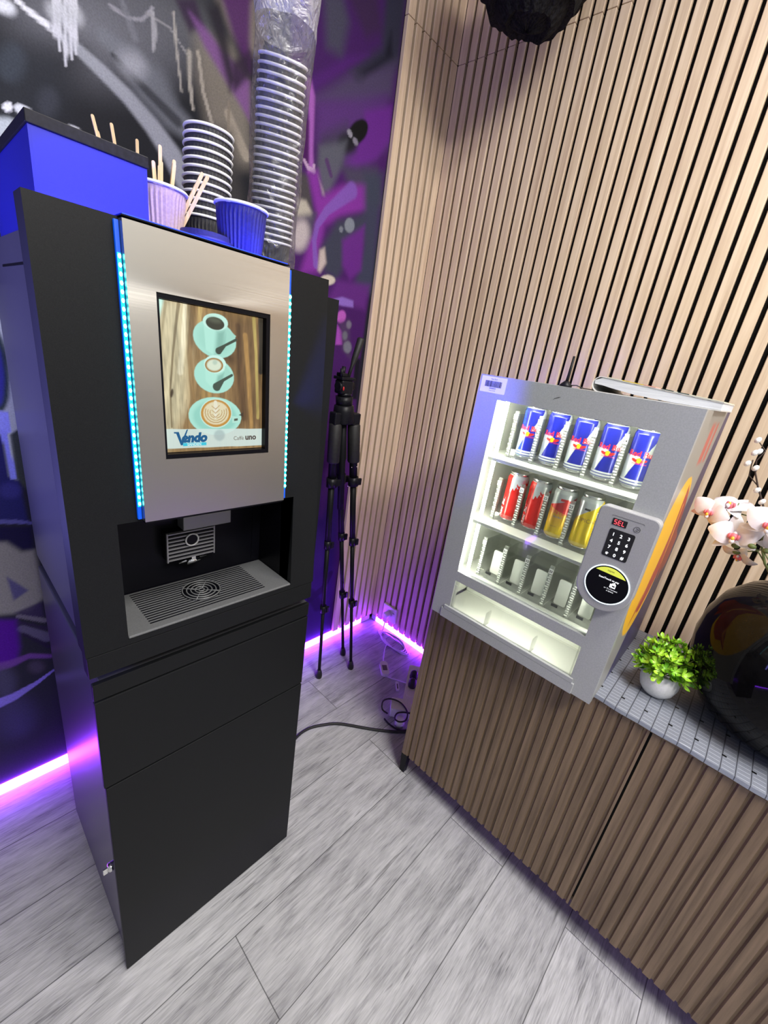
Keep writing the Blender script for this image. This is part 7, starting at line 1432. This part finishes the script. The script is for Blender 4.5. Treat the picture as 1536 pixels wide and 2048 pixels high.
q.tube([(-0.03, -0.129, 0.098), (-0.034, -0.128, 0.07), (-0.036, -0.127, 0.03), (-0.043, -0.128, 0.006), (-0.045, -0.15, 0.004)], 0.0028, 8)
for k in range(4):
    pts = []
    for i in range(40):
        a = 2 * PI * i / 40
        lx, ly = (0.030 + 0.004 * k) * math.cos(a), (0.118 - 0.012 * k) * math.sin(a)
        cth, sth = math.cos(-0.12), math.sin(-0.12)
        pts.append((-0.056 + lx * cth - ly * sth - 0.003 * k, -0.222 + lx * sth + ly * cth, 0.0035 + 0.0045 * k + 0.002 * math.sin(3 * a + k)))
    q.tube(pts, 0.0026, 7, closed=True)
q.tube([(-0.075, -0.18, 0.008), (-0.10, -0.215, 0.006), (-0.135, -0.235, 0.004), (-0.182, -0.272, 0.004), (-0.215, -0.300, 0.008)], 0.0026, 8)
q.tube([(-0.268, -0.368, 0.008), (-0.255, -0.395, 0.004), (-0.243, -0.42, 0.006), (-0.235, -0.46, 0.016), (-0.222, -0.498, 0.035)], 0.0026, 8)
q.build('cord', MAT['steel_grey_cable'], ca)
q = MB(); an_ = math.atan2(-0.368 + 0.300, -0.268 + 0.215)
ctr = Vector((-0.2425, -0.334, 0.002)); u = Vector((math.cos(an_), math.sin(an_), 0)); w = Vector((-u.y, u.x, 0))
q.prism(rrect(0.088, 0.038, 0.017, 6), ctr, u, w, (0, 0, 0.017)); sw = q.build('inline_switch', MAT['white'], ca)
q = MB(); q.prism(rrect(0.034, 0.022, 0.002), ctr + Vector((0, 0, 0.0175)) + u * 0.002, u, w, (0, 0, 0.001)); q.build('switch_button', mat('grey_button', (0.12, 0.11, 0.12), 0.5), sw)
dn = thing('cable_connector', 'small loose white plug connector hanging under the white cable near the power strip', 'connector', (-0.27, -0.445, 0))
q = MB()
dv = Vector((-0.047, -0.05, 0)).normalized(); wv = Vector((-dv.y, dv.x, 0))
q.prism(rrect(0.052, 0.014, 0.003), (-0.272, -0.444, 0.001), dv, wv, (0, 0, 0.009)); q.build('connector_shell', MAT['white'], dn)
q = MB(); q.prism(rrect(0.030, 0.006, 0.002), (-0.275, -0.447, 0.0101), dv, wv, (0, 0, 0.0005)); q.build('connector_slot', MAT['line_grey'], dn)
ps = thing('power_strip', 'white power strip on the floor beside the sideboard with black plugs in it', 'power strip', (-0.25, -0.47, 0))
a0, a1 = Vector((-0.130, -0.428, 0)), Vector((-0.330, -0.556, 0))
u = (a1 - a0).normalized(); w = Vector((-u.y, u.x, 0)); c_ = (a0 + a1) / 2
q = MB(); q.prism(rrect((a1 - a0).length, 0.056, 0.008), c_, u, w, (0, 0, 0.034)); q.build('strip_body', MAT['white'], ps)
for k in range(4):
    o_ = a0 + u * (0.030 + 0.052 * k)
    q = MB(); q.lathe([(0.0185, 0.0345), (0.0185, 0.0352), (0.016, 0.0352), (0.016, 0.0342)], (o_.x, o_.y, 0), 24); q.build('outlet', MAT['white'], ps)
for k, lab in ((1, 'black mains plug in the power strip, nearer the slat wall'), (2, 'black mains plug in the power strip, next to the white adapter')):
    o_ = a0 + u * (0.034 + 0.052 * k)
    pg = thing('mains_plug', lab, 'plug', (o_.x, o_.y, 0.0355), 'black plugs in the power strip')
    q = MB(); q.lathe([(0.0175, 0.0355), (0.0185, 0.045), (0.016, 0.066), (0.010, 0.074), (0.0, 0.076)], (o_.x, o_.y, 0), 20); q.build('plug_body', MAT['rubber'], pg)
ad = thing('power_adapter', 'white square power adapter with black cord loops at the end of the power strip', 'power adapter', (-0.385, -0.545, 0))
q = MB(); u2 = Vector((0.62, -0.78, 0)).normalized(); w2 = Vector((-u2.y, u2.x, 0))
q.prism(rrect(0.085, 0.062, 0.005), (-0.372, -0.548, 0.004), u2, w2, (0, 0, 0.042)); q.build('adapter_case', MAT['white'], ad)
q = MB(); q.lathe([(0.0, 0.034), (0.016, 0.034), (0.020, 0.028), (0.020, 0.002), (0.0, 0.002)], (-0.420, -0.588, 0), 22); q.build('white_plug_head', MAT['white'], ad)
q = MB()
q.tube(smooth([(-0.425, -0.525, 0.012), (-0.440, -0.505, 0.030), (-0.425, -0.492, 0.052), (-0.395, -0.505, 0.056), (-0.375, -0.545, 0.054), (-0.385, -0.59, 0.05), (-0.415, -0.612, 0.044), (-0.44, -0.600, 0.04), (-0.44, -0.575, 0.036), (-0.415, -0.565, 0.04), (-0.39, -0.585, 0.044), (-0.36, -0.62, 0.04)]), 0.0032, 8)
q.tube(smooth([(-0.448, -0.53, 0.004), (-0.452, -0.56, 0.004), (-0.445, -0.60, 0.004), (-0.42, -0.625, 0.004), (-0.38, -0.64, 0.004)]), 0.0032, 8)
q.build('cord', MAT['rubber'], ad)
q = MB()
P = [(-0.96, -0.47, 0.006), (-0.86, -0.415, 0.006), (-0.772, -0.381, 0.0062), (-0.714, -0.379, 0.0062), (-0.655, -0.404, 0.006), (-0.606, -0.439, 0.006), (-0.531, -0.530, 0.006), (-0.483, -0.582, 0.006), (-0.437, -0.623, 0.006), (-0.36, -0.68, 0.006), (-0.30, -0.72, 0.006)]
q.tube(smooth(P), 0.0055, 10)
tag(q.build('mains_cable', MAT['rubber']), 'thick black power cord curving over the floor from black cabinet to sideboard', 'cord')
